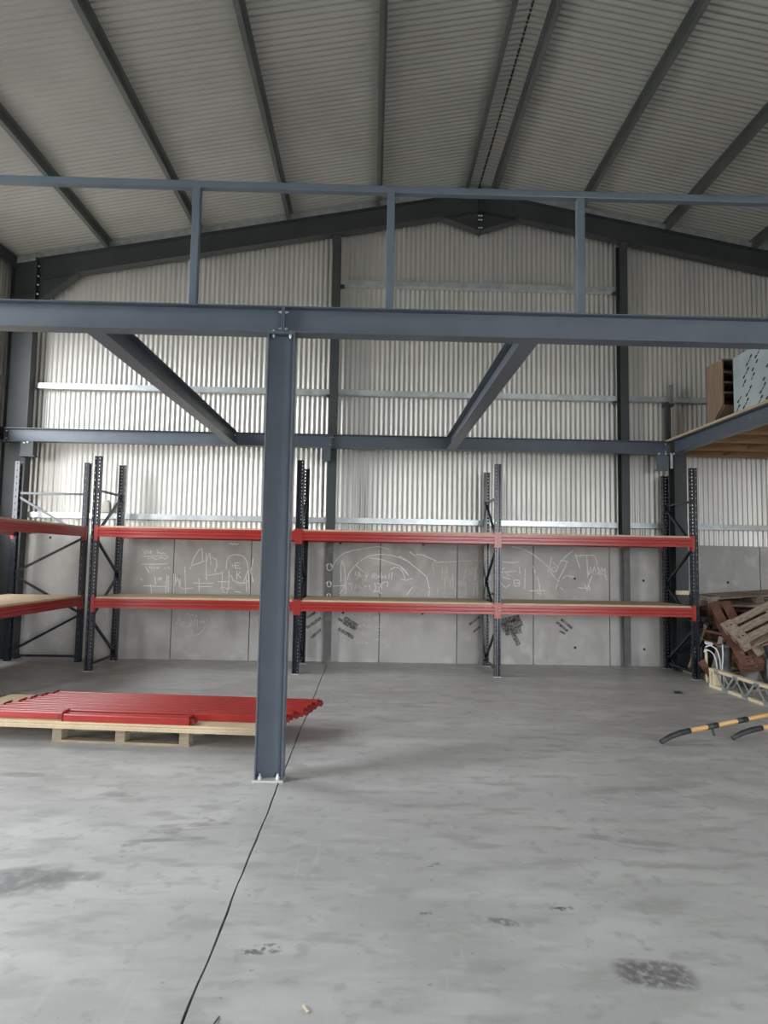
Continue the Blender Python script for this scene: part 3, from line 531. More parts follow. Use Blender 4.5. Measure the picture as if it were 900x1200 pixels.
# side beam along the left wall and joists
mb = MB().ibeam((-5.675, YM+.1, ZC), (-5.675, 9.72, ZC), (0,0,1), HB, .12, .009, .007)
single('side_beam', mb, 'steel_dark', 'dark mezzanine edge beam along the left wall', 'steel beam')
for x, w, lab in ((-2.147, .14, 'steel floor joist spanning back from the main beam, left of the column'), (1.195, .14, 'steel floor joist spanning back from the main beam, right of the column')):
    t = thing('mezzanine_joist', (x, 7.2, ZB), lab, 'steel joist')
    part('joist_section', MB().ibeam((x, YM+.071, ZC), (x, YLg-.071, ZC), (0,0,1), HB-.004, w, .009, .007), 'steel_paint', t)
    for y, dy in ((YM+.069, .008), (YLg-.077, .008)): part('end_plate', MB().box(x-w/2, x+w/2, y, y+dy, ZB+.003, ZT-.003), 'steel_paint', t)
    bolt(t, (x+.03, YLg-.078, ZT-.05), '-y', .010, .01)
# guard rail standing on the main beam
YH = YM + .03
t = thing('guard_rail', (0, YH, ZT), 'blue-grey tubular guard rail with upright posts on top of the main beam', 'guard rail')
ZH = 4.505
part('top_rail', MB().box(XL+.5, 4.62, YH-.03, YH+.03, ZH-.055, ZH), 'handrail_paint', t, bevel=.006)
for x in (-4.35, -1.405, .103, 1.590, 4.56):
    part('post', MB().box(x-.03, x+.03, YH-.03, YH+.03, ZT+.001, ZH-.055), 'handrail_paint', t, bevel=.005)

# right-hand mezzanine with its timber deck ------------------------------------
XE = 4.665
t = thing('mezzanine_edge_beam', (XE, 7.2, ZB), 'blue-grey beam carrying the edge of the loft deck on the right', 'steel beam')
part('beam_section', MB().ibeam((XE, YM-.06, ZC), (XE, 9.72, ZC), (0,0,1), HB, BF, .009, .007), 'steel_paint', t)
part('end_plate', MB().box(XE-.075, XE+.07, 9.585, 9.593, ZB-.02, ZT), 'steel_dark', t)
for dy, dz in ((6.9, .15), (7.6, .12)): bolt(t, (XE-.004, dy, ZB+dz), '-x', .010, .01)
t = thing('loft_column', (4.71, 9.60, 0), 'dark steel column under the back corner of the right loft', 'steel column')
part('shaft', MB().ibeam((4.71, 9.60, .012), (4.71, 9.60, ZB-.012), (0,1,0), .19, .19, .012, .008), 'steel_dark', t)
part('base_plate', MB().box(4.61, 4.82, 9.49, 9.71, 0, .012), 'steel_dark', t); part('cap_plate', MB().box(4.60, 4.82, 9.49, 9.71, ZB-.012, ZB-.0005), 'steel_dark', t)
t2 = thing('loft_column', (4.655, YM, 0), 'steel column under the front corner of the right loft', 'steel column')
part('shaft', MB().ibeam((4.655, YM, .012), (4.655, YM, ZB-.012), (1,0,0), .203, BF, .010, .008), 'steel_paint', t2)
part('base_plate', MB().box(4.53, 4.78, YM-.1, YM+.1, 0, .012), 'steel_dark', t2)
t = thing('corner_bracket', (4.45, 9.57, ZB-.25), 'dark bracket plate with bright bolts under the right end of the ledger', 'bracket')
part('bracket_plate', MB().box(4.365, 4.530, 9.545, 9.565, ZB-.255, ZB+.01), 'steel_paint', t)
part('bracket_foot', MB().box(4.34, 4.53, 9.545, 9.60, ZB-.265, ZB-.255), 'steel_paint', t)
for x in (4.395, 4.50): bolt(t, (x, 9.545, ZB-.005), '-y', .014, .014)
mb = MB(); 
part('turnbuckle', MB().box(4.545, 4.575, 9.47, 9.50, ZB-.24, ZB-.02), 'galvanised', t)
for x in (4.55, 4.60): bolt(t, (x, 9.49, ZB-.012), '-y', .014, .014)
# loft deck: chipboard boards on timber joists
k = 0
for (ya, yb) in ((YM-.07, 5.95), (5.955, 7.16), (7.165, 8.37), (8.375, 9.88)):
    nm = ['front row', 'second row from the front', 'third row from the front', 'back row by the wall'][k]
    single('loft_board', MB().box(4.575, XR-.002, ya, yb, ZT+.001, ZT+.032), 'chipboard', f'chipboard loft floor board, {nm}', 'floor board'); k += 1
jy = [9.80, 9.25, 8.62, 8.02, 7.42, 6.82, 6.22, 5.62, 5.02]
ordn = ['at the back wall', 'second from the back wall', 'third from the back wall', 'fourth from the back wall', 'fifth from the back wall', 'sixth from the back wall', 'seventh from the back wall', 'second from the front', 'at the front edge']
for y, nm in zip(jy, ordn):
    single('timber_joist', MB().box(XE+.075, XR-.01, y-.0225, y+.0225, ZB+.005, ZT), 'joist_wood', 'orange-brown timber joist under the loft, '+nm, 'timber joist')
for i, (a, b) in enumerate(zip(jy[1:], jy[:-1])):
    x = 5.55 + (.05 if i % 2 else 0)
    single('timber_noggin', MB().box(x-.0225, x+.0225, a+.023, b-.023, ZB+.03, ZT-.002), 'joist_wood', 'short timber noggin between loft joists, '+['first','second','third','fourth','fifth','sixth','seventh','eighth'][i]+' from the back wall', 'noggin')
# small stub post and clamp above the ledger
t = thing('stub_post', (4.665, 9.80, ZT), 'short dark stub post clamped to the back rail above the loft corner', 'steel post')
part('shaft', MB().box(4.625, 4.70, 9.77, 9.84, ZT+.033, 4.16), 'steel_dark', t); part('upper_channel', MB().box(4.675, 4.735, 9.745, 9.80, 4.12, 4.43), 'galvanised_dull', t); part('clamp', MB().box(4.60, 4.74, 9.73, 9.86, 4.09, 4.13), 'steel_dark', t)
# ---------------------------------------------------------------- pallet racking
HU = 2.96
def upright_mesh():
    """perforated rack upright: folded sheet, front face at y=0, open to the back"""
    xs = [-.045,-.034,-.021,-.013,.013,.021,.034,.045]; mb = MB(); p = .05; n = int(HU/p)
    zz = [0.0]
    for i in range(n): zz += [i*p+.014, i*p+.036]
    zz.append(HU); nx = len(xs)
    dep = [0,0,0,.012,.012,0,0,0]
    for z in zz:
        for x, d in zip(xs, dep): mb.v.append((x, d, z))
    for j in range(len(zz)-1):
        hole = (j % 2 == 1)
        for i in range(nx-1):
            if hole and i in (1, 5): continue
            a = j*nx+i; mb.f.append((a, a+1, a+nx+1, a+nx))
    # side walls with a row of slots, and return lips
    for sg in (-1, 1):
        b0 = len(mb.v); ys_ = [0, .030, .044, .072]
        for z in zz:
            for y in ys_: mb.v.append((sg*.045, y, z))
            mb.v.append((sg*.028, .072, z))
        for j in range(len(zz)-1):
            for i in range(4):
                if j % 2 == 1 and i == 1 and j % 4 == 1: continue
                a = b0+j*5+i; mb.f.append((a, a+1, a+6, a+5))
    ob = link_mesh('upright', mb, 'upright_paint', (0,0,0))
    md = ob.modifiers.new('sheet_thickness', 'SOLIDIFY'); md.thickness = .0022; md.offset = -1
    return ob
UPR = upright_mesh()
FOOT = link_mesh('base_plate', MB().box(-.058, .058, -.022, .085, 0, .007), 'baseplate_pale', (0,0,0), bevel=.001)
used = {'u': False, 'f': False}
def put_upright(parent, x, y, rotz):
    """front face at (x, y); rotz 0 faces -y"""
    if not used['u']: u = UPR; used['u'] = True
    else: u = UPR.copy(); COL.objects.link(u)
    u.parent = parent; u.location = Vector((x, y, .007)) - ORI[parent]; u.rotation_euler = (0,0,rotz); ORI[u] = Vector((x, y, .007))
    if not used['f']: f = FOOT; used['f'] = True
    else: f = FOOT.copy(); COL.objects.link(f)
    f.parent = u; f.location = (0, 0, -.007); return u
def braces(parent, pa, pb):
    """zig-zag bracing between post centres pa (starts high) and pb"""
    A = lambda z: (pa[0], pa[1], z); B = lambda z: (pb[0], pb[1], z)
    for p, q in ((A(2.49), B(2.49)), (A(2.45), B(1.86)), (B(1.84), A(1.29)), (A(1.27), B(.72)), (B(.70), A(.13)), (A(.09), B(.09))):
        part('brace', MB().obox(p, q, (0,0,1), .030, .032), 'upright_paint', parent)
BP = [(0,0),(.050,0),(.050,.130),(.0,.130),(.0,.095),(.007,.088),(.007,.082),(0,.075),(0,.052),(.007,.045),(.007,.038),(0,.030)]   # beam section, front face at 0
BH = .130
def rack_beam(parent, p0, p1, inward, z, cdir):
    """beam from p0 to p1 (xy), its back going 'inward'; connectors lie over the uprights' faces"""
    p0 = Vector((*p0, z)); p1 = Vector((*p1, z)); d = (p1-p0).normalized(); inw = Vector((*inward, 0))
    ob = part('beam', MB().prism(BP, p0, inw, (0,0,1), d, (p1-p0).length), 'red_paint', parent)
    for p, s in ((p0, -1), (p1, 1)):
        q = p - Vector((0,0,.055))
        mb = MB()
        mb.prism([(0,-.0045),(s*.044,-.0045),(s*.044,-.0005),(0,-.0005)], q, d, inw, (0,0,1), .215)       # plate over the upright
        mb.prism([(0,-.0045),(s*.004,-.0045),(s*.004,.052),(0,.052)], q - d*s*.006, d, inw, (0,0,1), .215)  # plate at the beam end
        c = part('end_connector', mb, 'red_paint', ob)
        for k in range(4):
            r = q + d*s*.024 + Vector((0,0,.03+k*.05)) + inw*(-.006)
            part('hook_slot', MB().prism([(-.004,-.008),(.004,-.008),(.004,.008),(-.004,.008)], r, d, Vector((0,0,1)), inw, .002), 'red_dark', ob)
        part('lock_pin', MB().obox(q - d*s*.02 + Vector((0,0,.192)) - inw*.002, q - d*s*.02 + Vector((0,0,.212)) - inw*.002, (1,0,0), .02, .006), 'red_dark', ob)
    return ob
YR0, YR1 = 8.827, 9.755
UX = [-3.846, -1.019, 1.771, 4.561]
R = thing('pallet_rack', (.36, 9.29, 0), 'long three-bay pallet rack with red beams along the back wall', 'pallet rack')
for x in UX:
    put_upright(R, x, YR0, 0); put_upright(R, x, YR1, math.pi)
    braces(R, (x, YR1-.04), (x, YR0+.04))
bay = ['left', 'middle', 'right']
for i in range(3):
    a, b = UX[i]+.045, UX[i+1]-.045
    for z, nm in ((.860, 'lower'), (1.840, 'upper')):
        rack_beam(R, (a, YR0+.004), (b, YR0+.004), (0,1), z, 1)
        rack_beam(R, (a, YR1-.004), (b, YR1-.004), (0,-1), z, 1)
        t = .024; tilt = .0
        single('shelf_board', MB().add([(a+.008, YR0+.012, z+BH),(b-.006, YR0+.012, z+BH),(b-.006, YR1-.012, z+BH),(a+.008, YR1-.012, z+BH),
                                        (a+.008, YR0+.012, z+BH+t),(b-.006, YR0+.012, z+BH+t),(b-.006, YR1-.012, z+BH+t),(a+.008, YR1-.012, z+BH+t)],
               [(0,3,2,1),(4,5,6,7),(0,1,5,4),(1,2,6,5),(2,3,7,6),(3,0,4,7)]), 'chipboard', f'chipboard shelf on the {nm} red beams, {bay[i]} bay of the back rack', 'shelf board')
# rack along the left wall, seen from its far end
XA, XB_ = -4.262, -5.365
R2 = thing('pallet_rack', (-4.8, 8.1, 0), 'pallet rack standing along the left wall, cut by the picture edge', 'pallet rack')
Y2 = [9.54, 6.75]
for y in Y2:
    put_upright(R2, XA, y, math.pi/2); put_upright(R2, XB_, y, -math.pi/2)
    braces(R2, (XB_+.04, y), (XA-.04, y))
for z, nm in ((.835, 'lower'), (1.855, 'upper')):
    rack_beam(R2, (XA-.004, Y2[1]+.045), (XA-.004, Y2[0]-.045), (-1,0), z, 1)
    rack_beam(R2, (XB_+.004, Y2[1]+.045), (XB_+.004, Y2[0]-.045), (1,0), z, 1)
    single('shelf_board', MB().box(XB_+.012, XA-.012, Y2[1]+.055, Y2[0]-.055, z+BH, z+BH+.024), 'chipboard', f'chipboard shelf on the {nm} red beams of the left wall rack', 'shelf board')
# pale lump on the back rail, and a wood offcut on the loft column
mb = MB(); 
pts = [(-4.235,2.238),(-4.075,2.238),(-4.085,2.40),(-4.13,2.445),(-4.20,2.42)]
mb.prism(pts, (0, 9.865, 0), (1,0,0), (0,0,1), (0,1,0), .07)
single('stone_block', mb, 'stone_pale', 'pale rough block resting on the lowest back rail by the left rack', 'block', bevel=.012)
single('wood_offcut', MB().box(4.60, 4.79, 9.475, 9.503, 1.14, 1.20), 'pine', 'pale wooden offcut fixed across the loft column', 'wood piece')

# ---------------------------------------------------------------- pallet with boards and spare beams
def rotz_pts(mb, c, ang):
    ca, sa = math.cos(ang), math.sin(ang)
    mb.v = [(c[0]+(x-c[0])*ca-(y-c[1])*sa, c[1]+(x-c[0])*sa+(y-c[1])*ca, z) for x, y, z in mb.v]; return mb
PC = (-2.10, 5.52); ANG = -.085
t = thing('wooden_pallet', (-2.1, 5.9, 0), 'wooden block pallet on the floor under the stack of boards', 'pallet')
L0, L1 = -2.70, -1.50; W0, W1 = 5.52, 6.32
for y in (W0, (W0+W1)/2-.05, W1-.10):
    part('bottom_board', rotz_pts(MB().box(L0, L1, y, y+.10, 0, .018), PC, ANG), 'pallet_wood', t)
    for x in (L0, (L0+L1)/2-.045, L1-.09):
        part('block', rotz_pts(MB().box(x, x+.085, y, y+.10, .018, .108), PC, ANG), 'pallet_wood', t, bevel=.003)
for x in (L0, (L0+L1)/2-.05, L1-.10):
    part('cross_board', rotz_pts(MB().box(x, x+.10, W0, W1, .108, .124), PC, ANG), 'pallet_wood', t)
for i in range(6):
    y = W0 + i*(W1-W0-.10)/5; part('deck_board', rotz_pts(MB().box(L0, L1, y, y+.10, .124, .140), PC, ANG), 'pallet_wood', t)
ST0 = .140
for i, (dx, dy, nm) in enumerate(((0,0,'bottom'), (.012,-.008,'middle'), (-.01,.006,'top'))):
    single('chipboard_sheet', rotz_pts(MB().box(-3.62+dx, -.90+dx, 5.415+dy, 6.33+dy, ST0+i*.0195, ST0+i*.0195+.019), PC, ANG), 'chipboard', f'{nm} sheet of the chipboard stack lying on the floor pallet', 'chipboard sheet')
ZS = ST0 + 3*.0195 + .0005
def loose_beam(xa, xb, yc, z, lab, lie=True):
    """spare rack beam lying on its back: a red box section with dark hooked end plates"""
    t = thing('spare_beam', ((xa+xb)/2, yc, z), lab, 'rack beam', 'spare red beams on the pallet')
    c = PC; w, h = .095, .048
    prof = [(-.046,0),(.046,0),(.046,.050),(.040,.060),(.020,.060),(.012,.042),(-.012,.042),(-.020,.060),(-.040,.060),(-.046,.050)]
    part('beam_section', rotz_pts(MB().prism(prof, (xa, yc, z), (0,1,0), (0,0,1), (1,0,0), xb-xa), c, ANG), 'red_paint', t)
    for x, s in ((xa, -1), (xb, 1)):
        part('end_connector', rotz_pts(MB().prism([(-.056,.002),(.056,.002),(.056,.070),(-.056,.070)], (x, yc, z), (0,1,0), (0,0,1), (s,0,0), .004), c, ANG), 'red_paint', t)
        for k in (-.032, .0, .032):
            part('hook', rotz_pts(MB().prism([(0,.020),(.034,.006),(.046,.022),(.030,.052),(0,.056)], (x+s*.004, yc+k-.005, z), (s,0,0), (0,0,1), (0,1,0), .010), c, ANG), 'red_dark', t)
names = ['first', 'second', 'third', 'fourth', 'fifth', 'sixth']
# lower layer, front to back
row1 = [(-2.545,-1.50,0), ]
yy = 5.475
loose_beam(-3.62, -2.585, yy+.045, ZS, 'short red beam at the front left of the board stack, cut by the picture edge')
loose_beam(-2.56, -1.475, yy-.005, ZS, 'short red beam lying nearest the viewer on the board stack')
spec = [(-3.38,-.715,5.635),(-3.26,-.665,5.755),(-3.20,-.60,5.875),(-3.17,-.585,5.995),(-3.14,-.57,6.115),(-3.10,-.535,6.235)]
lab = ['second row from the front', 'third row from the front', 'fourth row from the front', 'fifth row from the front', 'sixth row from the front', 'rearmost row']
for (a, b, y), nm in zip(spec, lab):
    loose_beam(a, b, y, ZS, 'long red rack beam on the board stack, '+nm)

# ---------------------------------------------------------------- loft goods
t = thing('pigeonhole_unit', (5.0, 8.55, ZT+.032), 'brown wooden pigeonhole shelf unit standing on the loft', 'shelf unit')
z0 = ZT+.033; z1 = 4.40; xl = 4.725; yf, yb = 8.34, 8.74; w = .62
prof = [(yb,z0),(yf+.20,z0),(yf+.20,z0+.09),(yf,z0+.235),(yf,z1),(yb,z1)]
for x in (xl, xl+w-.02): part('side_panel', MB().prism(prof, (x,0,0), (0,1,0), (0,0,1), (1,0,0), .02), 'brown_ply', t)
part('top', MB().box(xl+.02, xl+w-.02, yf, yb, z1-.02, z1), 'brown_ply', t)
part('back_panel', MB().box(xl+.02, xl+w-.02, yb-.012, yb, z0+.10, z1-.02), 'brown_ply', t)
for z in (z0+.235, z0+.415, z0+.555, z0+.70): part('shelf', MB().box(xl+.02, xl+w-.02, yf+.002, yb-.012, z-.016, z), 'brown_ply', t)
part('sloping_board', MB().obox((xl+w/2, yf+.205, z0+.085), (xl+w/2, yf+.01, z0+.225), (0,0,1), w-.05, .014), 'brown_ply', t)
fz0, fz1 = ZT+.033, 4.365
for i in range(4):
    xa = 4.795 + i*.102
    dz = -.03*i*0
    t = thing('insulation_board', (xa+.05, 6.9, fz0), ['foil-faced insulation board at the loft edge, printed with dark lettering', 'second foil insulation board behind the outermost one', 'third foil insulation board from the loft edge', 'foil insulation board furthest from the loft edge'][i], 'insulation board', 'insulation boards on the loft')
    part('foam_core', MB().box(xa+.002, xa+.098, 5.802, 8.198, fz0, fz1-.002), 'chipboard', t)
    part('foil_face', MB().box(xa, xa+.002, 5.80, 8.20, fz0, fz1), 'foil', t); part('foil_face', MB().box(xa+.098, xa+.100, 5.80, 8.20, fz0, fz1), 'foil', t)
    part('edge_tape', MB().box(xa+.002, xa+.098, 8.198, 8.20, fz0, fz1), 'foil', t); part('edge_tape', MB().box(xa+.002, xa+.098, 5.80, 8.198, fz1-.002, fz1), 'foil', t)
    if i == 0:
        rr = random.Random(3)
        for r in range(9):
            for c in range(6):     # diagonal dashes of print
                y = 8.17 - r*.24 - c*.07 + (r % 2)*.05; z = fz0 + .05 + c*.145 + (r % 2)*.04
                y1, z1_ = y - .13, z + .12
                if z1_ > fz1-.01 or y > 8.17 or y1 < 5.85: continue
                seg = 3
                for q in range(seg):
                    if rr.random() < .15: continue
                    f0, f1 = q/seg, (q+.85)/seg; wd = .016 if q % 2 else .026
                    ya, yb2, za, zb = y+(y1-y)*f0, y+(y1-y)*f1, z+(z1_-z)*f0, z+(z1_-z)*f1
                    part('printed_mark', MB().add([(xa-.001, ya, za),(xa-.001, yb2, zb),(xa-.001, yb2+wd, zb+wd*.6),(xa-.001, ya+wd, za+wd*.6)], [(0,1,2,3)]), 'print_black', t)

# ---------------------------------------------------------------- scrap heap on the right
def basis_pallet(name, lab, O, u, v, m, length=1.2, width=.8, nb=5, gaps=None):
    """old pallet; v runs along the slats, u across them, n is the upper side"""
    O, v = Vector(O), Vector(v).normalized(); u = Vector(u); u = (u - v*u.dot(v)).normalized(); n = u.cross(v)
    if n.z < 0: n = -n
    t = thing(name, tuple(O), lab, 'pallet', 'broken pallets in the scrap heap')
    def bx(nm, a0, a1, b0, b1, c0, c1):
        mb = MB().prism([(a0,b0),(a1,b0),(a1,b1),(a0,b1)], O + n*c0, u, v, n, c1-c0); return part(nm, mb, m, t, bevel=.003)
    bw = .115; rr = random.Random(len(lab))
    for i in range(nb):
        a = i*(width-bw)/(nb-1) + rr.uniform(-.01,.01)
        bx('slat', a, a+bw, rr.uniform(-.01,.01), length*rr.uniform(.97,1.0), .115, .137)
    for b in (0, length/2-.05, length-.10): bx('cross_board', -.005, width+.005, b, b+.10, .095, .115)
    for a in (0, width/2-.05, width-.10):
        for b in (0, length/2-.05, length-.10): bx('block', a, a+.10, b, b+.10, .022, .095)
        bx('bottom_board', a, a+.10, 0, length, 0, .022)
    bx('end_board', -.005, width+.005, -.005, .14, .137, .157)
    for a in (.1, width-.1):
        for b in (.04, .09):
            p = O + u*a + v*b + n*.157
            part('nail_head', MB().tube([p, p+n*.004], .012, 8), 'print_black', t)
    return t
rk = random.Random(5)
for i in range(6):
    dx, dy, da = rk.uniform(-.03,.06), rk.uniform(-.03,.0), rk.uniform(-.02,.02)
    nm = ['bottom pallet of the old stack against the back wall', 'second pallet up in the old stack against the back wall', 'third pallet up in the old stack against the back wall', 'fourth pallet up in the old stack against the back wall', 'fifth pallet up in the old stack against the back wall', 'sixth pallet up, just under the crooked top one'][i]
    basis_pallet('broken_pallet', nm, (5.02+dx, 9.80+dy, .004+i*.1620), (da,-1,0), (1,da,0), 'red_wood' if i % 2 else 'old_wood', 1.4, .78, 5)
basis_pallet('broken_pallet', 'crooked weathered pallet on top of the old stack against the wall', (4.93, 9.82, .985), (.05,-1,-.02), (1,.05,.075), 'old_wood', 1.5, .66, 4)
basis_pallet('broken_pallet', 'narrow reddish-brown pallet leaning steeply down the front of the scrap heap', (4.77, 8.135, .214), (.905,-.237,.183), (.1,.95,.75), 'red_wood', 1.2, .27, 2)
basis_pallet('broken_pallet', 'greyish pallet tilted across the reddish one, its slats running up to the right', (4.77, 8.50, .69), (.02,-.88,-.39), (.85,-.2,.5), 'old_wood', 1.2, .48, 3)
def plank(p0, p1, w, h, m, lab, up=(0,0,1)):
    return single('loose_plank', MB().obox(p0, p1, up, w, h), m, lab, 'plank', 'loose planks in the scrap heap', bevel=.003)
plank((4.86,8.16,.64), (5.75,8.10,.98), .11, .035, 'old_wood', 'grey-brown plank sloping up to the right below the tilted pallet', (0,-.6,.8))
plank((4.88,8.02,.50), (5.75,7.98,.80), .12, .035, 'pallet_wood', 'lighter plank lying lowest of the sloping planks', (0,-.6,.8))
plank((4.62,9.0,.70), (5.0,8.60,.62), .10, .03, 'red_wood', 'short reddish plank end poking out above the dark tub')
plank((4.66,9.25,.10), (4.70,8.85,.75), .05, .03, 'pallet_wood', 'thin yellowish stick standing behind the end rack upright', (1,0,0))
plank((4.585,8.62,.01), (4.575,8.62,.46), .03, .025, 'pine', 'thin pale stick leaning beside the end rack upright', (1,0,0))
plank((4.70,9.44,.035), (4.73,8.60,.035), .10, .06, 'pallet_wood', 'flat board on the floor between the loft column and the truss joist')
plank((4.85,7.6,.03), (5.7,7.7,.06), .13, .03, 'pallet_wood', 'flat board on the floor behind the truss joist')
plank((4.80,8.80,.50), (5.6,8.92,.56), .12, .04, 'red_wood', 'dark reddish plank end lying in front of the old pallet stack')
plank((4.72,8.72,.10), (4.80,8.62,.62), .10, .03, 'old_wood', 'weathered board end standing upright behind the cables', (1,0,0))
# black bucket, hose, cables, grey sheet, pale sacking
mb = MB(); n = 20; C0 = (4.735, 8.45, .003)
prof = [(.070,0),(.086,.50),(.094,.50),(.094,.53),(.080,.53),(.062,.02),(0,.02)]
for r, z in prof:
    for k in range(n): mb.v.append((C0[0]+r*math.cos(2*math.pi*k/n), C0[1]+r*math.sin(2*math.pi*k/n), C0[2]+z))
for j in range(len(prof)-1):
    for k in range(n): mb.f.append((j*n+k, j*n+(k+1) % n, (j+1)*n+(k+1) % n, (j+1)*n+k))
single('black_bucket', mb, 'grey_scrap', 'dark grey tub standing under the leaning pallets', 'bucket', smooth=True)
def coil(c, r, turns, rad, wob, seed, lab, m, name, cat, axis='y'):
    rr = random.Random(seed); pts = []
    for i in range(turns*18):
        a = i*2*math.pi/18; q = r*(1+wob*rr.uniform(-1,1)*.3+wob*math.sin(a*.37)); 
        if axis == 'y': pts.append((c[0]+q*math.cos(a), c[1]+rr.uniform(-.01,.01)+.02*math.sin(a*.23), c[2]+q*math.sin(a)))
        else: pts.append((c[0]+q*math.cos(a), c[1]+q*math.sin(a), c[2]+i*.0022))
    return single(name, MB().tube(pts, rad, 6), m, lab, cat, smooth=True)
coil((4.755, 8.95, .75), .075, 5, .013, .25, 4, 'coiled black hose hanging behind the end rack upright', 'black_plastic', 'hose_coil', 'hose')
def cable(pts, rad, m, lab):
    P = [Vector(p) for p in pts]; out = []
    for i in range(len(P)-1):
        p0, p1, p2, p3 = P[max(i-1,0)], P[i], P[i+1], P[min(i+2,len(P)-1)]
        for k in range(8):
            s = k/8; out.append(.5*((2*p1)+(-p0+p2)*s+(2*p0-5*p1+4*p2-p3)*s*s+(-p0+3*p1-3*p2+p3)*s**3))
    out.append(P[-1]); return single('cable', MB().tube(out, rad, 6), m, lab, 'cable', 'cables in the scrap heap', smooth=True)
cable([(4.47,8.44,.50),(4.53,8.42,.525),(4.60,8.41,.48),(4.63,8.40,.40),(4.65,8.40,.28),(4.64,8.39,.01)], .009, 'white_cable', 'pale grey cable looping over the front of the heap')
cable([(4.46,8.46,.44),(4.51,8.44,.46),(4.57,8.42,.41),(4.60,8.41,.30),(4.61,8.40,.16),(4.62,8.39,.01)], .008, 'white_cable', 'second pale cable just below the upper looping one')
cable([(4.665,8.37,.55),(4.66,8.355,.40),(4.645,8.35,.22),(4.66,8.34,.01)], .008, 'white_cable', 'pale cable hanging straight down beside the tub')
single('broken_tile', MB().obox((4.49,8.48,.555), (4.58,8.46,.545), (0,-.4,1), .05, .02), 'white_sheet', 'small white broken piece on top of the cables', 'scrap piece')
single('rusty_plate', MB().obox((4.48,8.58,.30), (4.60,8.52,.10), (0,-.8,.5), .10, .012), 'red_wood', 'dark reddish scrap plate beside the cables', 'scrap piece')
single('black_bar', MB().obox((4.955,7.90,.60), (5.14,7.86,.02), (1,0,0), .06, .05), 'black_plastic', 'black bar leaning at the right end of the scrap heap', 'bar')
rr = random.Random(9)
def lump(c, s, seed, m, name, lab, cat):
    bm = bmesh.new(); bmesh.ops.create_icosphere(bm, subdivisions=3, radius=1); r2 = random.Random(seed)
    ph = [r2.uniform(0,6) for _ in range(6)]
    mb = MB()
    for v in bm.verts:
        p = v.co; k = 1+.13*math.sin(p.x*4+ph[0])+.12*math.sin(p.y*5+ph[1])+.12*math.sin(p.z*4+ph[2]+p.x*3)
        mb.v.append((c[0]+p.x*k*s[0], c[1]+p.y*k*s[1], max(c[2]+p.z*k*s[2], .003)))
    mb.f = [tuple(v.index for v in f.verts) for f in bm.faces]; bm.free()
    return single(name, mb, m, lab, cat, smooth=True)
lump((5.28, 8.25, .30), (.14,.12,.28), 5, 'white_sheet', 'plastic_bag', 'crumpled white plastic sack at the picture edge behind the black bar', 'sack')
lump((4.80, 9.12, .24), (.13,.12,.24), 11, 'black_plastic', 'bin_bag', 'dark bag slumped behind the end rack upright', 'bag')
lump((4.97, 8.28, .12), (.11,.14,.14), 21, 'grey_scrap', 'rubble_pile', 'small mound of dark rubble under the leaning pallet', 'rubble')
# scraps of broken wood low in the heap
od = ['first','second','third','fourth','fifth','sixth','seventh','eighth','ninth']
for i in range(9):
    x = 4.70+rr.random()*.45; y = 8.0-i*.13+rr.uniform(-.03,.03); z = .03+rr.random()*.04; a = rr.uniform(-.9,.9); l = rr.uniform(.14,.3); h = .02
    mt, nm = [('old_wood','grey-brown'),('pallet_wood','tan'),('red_wood','reddish')][i % 3]
    single('wood_scrap', MB().obox((x,y,z), (x+l*math.cos(a), y+l*math.sin(a), z+rr.uniform(0,.06)), (0,0,1), rr.uniform(.04,.08), h), mt, f'small {nm} wood scrap behind the truss joist, {od[i]} from its far end', 'wood scrap', 'wood scraps at the foot of the heap')

# open-web truss joist lying along the heap
t = thing('truss_joist', (4.55, 7.2, 0), 'pale timber truss joist with metal webs lying along the scrap heap', 'truss joist')
p0 = Vector((4.505, 8.36, 0)); p1 = Vector((4.585, 6.35, 0)); d = (p1-p0).normalized(); sd = d.cross(Vector((0,0,1))).normalized(); LT = (p1-p0).length
HT = .245; CW = .075; CH = .038
for z, nm in ((CH/2, 'bottom_chord'), (HT-CH/2, 'top_chord')): part(nm, MB().obox(p0+Vector((0,0,z)), p1+Vector((0,0,z)), (0,0,1), CW, CH), 'pine', t, bevel=.003)
part('end_block', MB().obox(p0+d*.012+Vector((0,0,HT/2)), p0+d*.055+Vector((0,0,HT/2)), (0,0,1), CW, HT-2*CH), 'pine', t)
part('end_block', MB().obox(p0+d*.070+Vector((0,0,HT/2)), p0+d*.145+Vector((0,0,HT/2)), (0,0,1), CW*.8, HT-2*CH), 'pine', t)
k = 0; s = .17
while s < LT-.5:
    for side in (-1, 1):
        mb = MB(); off = sd*side*(CW/2+.002); A = p0+d*s+off; 
        top = lambda q: p0+d*q+off+Vector((0,0,HT-.03)); bot = lambda q: p0+d*q+off+Vector((0,0,.03))
        mb.obox(top(s), bot(s+.17), sd, .028, .003); mb.obox(bot(s+.20), top(s+.37), sd, .028, .003)
        mb.obox(bot(s+.12), bot(s+.25), (0,0,1), .003, .05); mb.obox(top(s-.05), top(s+.05), (0,0,1), .003, .05)
        part('metal_web', mb, 'galvanised', t)
    s += .40; k += 1
plank((4.52,6.72,.02), (4.42,7.0,.02), .06, .04, 'red_wood', 'short dark red wood offcut in front of the truss joist')
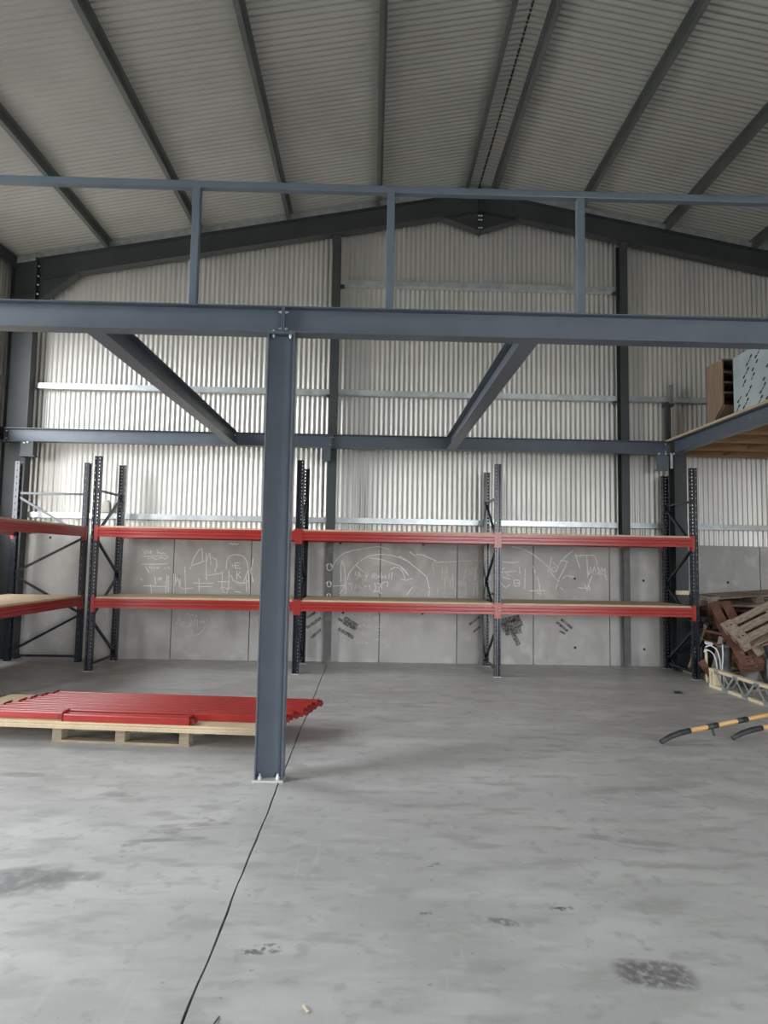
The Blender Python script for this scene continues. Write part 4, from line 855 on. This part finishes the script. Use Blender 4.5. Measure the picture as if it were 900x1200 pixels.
# tool poles lying on the floor at the right
def tool(tip, dirv, lab, clamps):
    tip = Vector(tip); dv = Vector(dirv).normalized(); t = thing('tool_pole', tuple(tip), lab, 'tool pole')
    dn = Vector((0,0,-1))
    g = [tip, tip+dv*.10+Vector((0,0,.030)), tip+dv*.20+Vector((0,0,.044)), tip+dv*.30+Vector((0,0,.046))]
    part('grip', MB().tube([g[0]-dv*.004, g[0], g[0]+(g[1]-g[0])*.5, g[1], g[2], g[3]], .02, 10, [.012,.021,.0225,.024,.025,.024]), 'rubber', t, smooth=True)
    base = g[3]-dv*.02
    part('shaft', MB().tube([base, base+dv*1.75], .019, 10), 'ash_wood', t, smooth=True)
    for a, b, peg in clamps:
        c = part('clamp', MB().tube([base+dv*a, base+dv*b], .025, 10), 'rubber', t, smooth=True)
        if peg: part('clamp_peg', MB().tube([base+dv*(a+b)/2+Vector((0,0,-.01)), base+dv*(a+b)/2+Vector((.01,-.01,-.085))], .010, 8), 'rubber', c)
tool((2.605, 5.700, .022), (1, .20, .135), 'tan wooden tool pole with black grip and clamps, tip on the floor', [(.20,.31,True),(.52,.63,False)])
tool((3.335, 5.850, .022), (1, .11, .135), 'tool pole with a curved black grip reaching in from the picture edge', [(.25,.36,False)])
single('timber_block', MB().box(4.36, 4.46, 6.02, 6.16, 0, .232), 'pallet_wood', 'taller timber block propping up the far end of the clamped tool pole', 'block')
single('timber_block', MB().box(4.36, 4.46, 5.86, 6.01, 0, .140), 'pallet_wood', 'lower timber block propping up the pole with the curved grip', 'block')
single('black_scrap', MB().obox((3.795,7.895,.012), (3.87,7.905,.01), (0,0,1), .05, .024), 'black_plastic', 'small black scrap lying alone on the floor before the rack end', 'scrap piece')
single('wood_chip', MB().obox((-.215,2.395,.004), (-.195,2.36,.006), (0,0,1), .008, .004), 'pine', 'tiny pale wood chip on the floor near the viewer', 'wood chip')
single('leaf_stalk', MB().obox((-.51,2.30,.004), (-.50,2.335,.004), (0,0,1), .004, .003), 'print_black', 'tiny dark twig on the floor left of the saw-cut joint', 'twig')
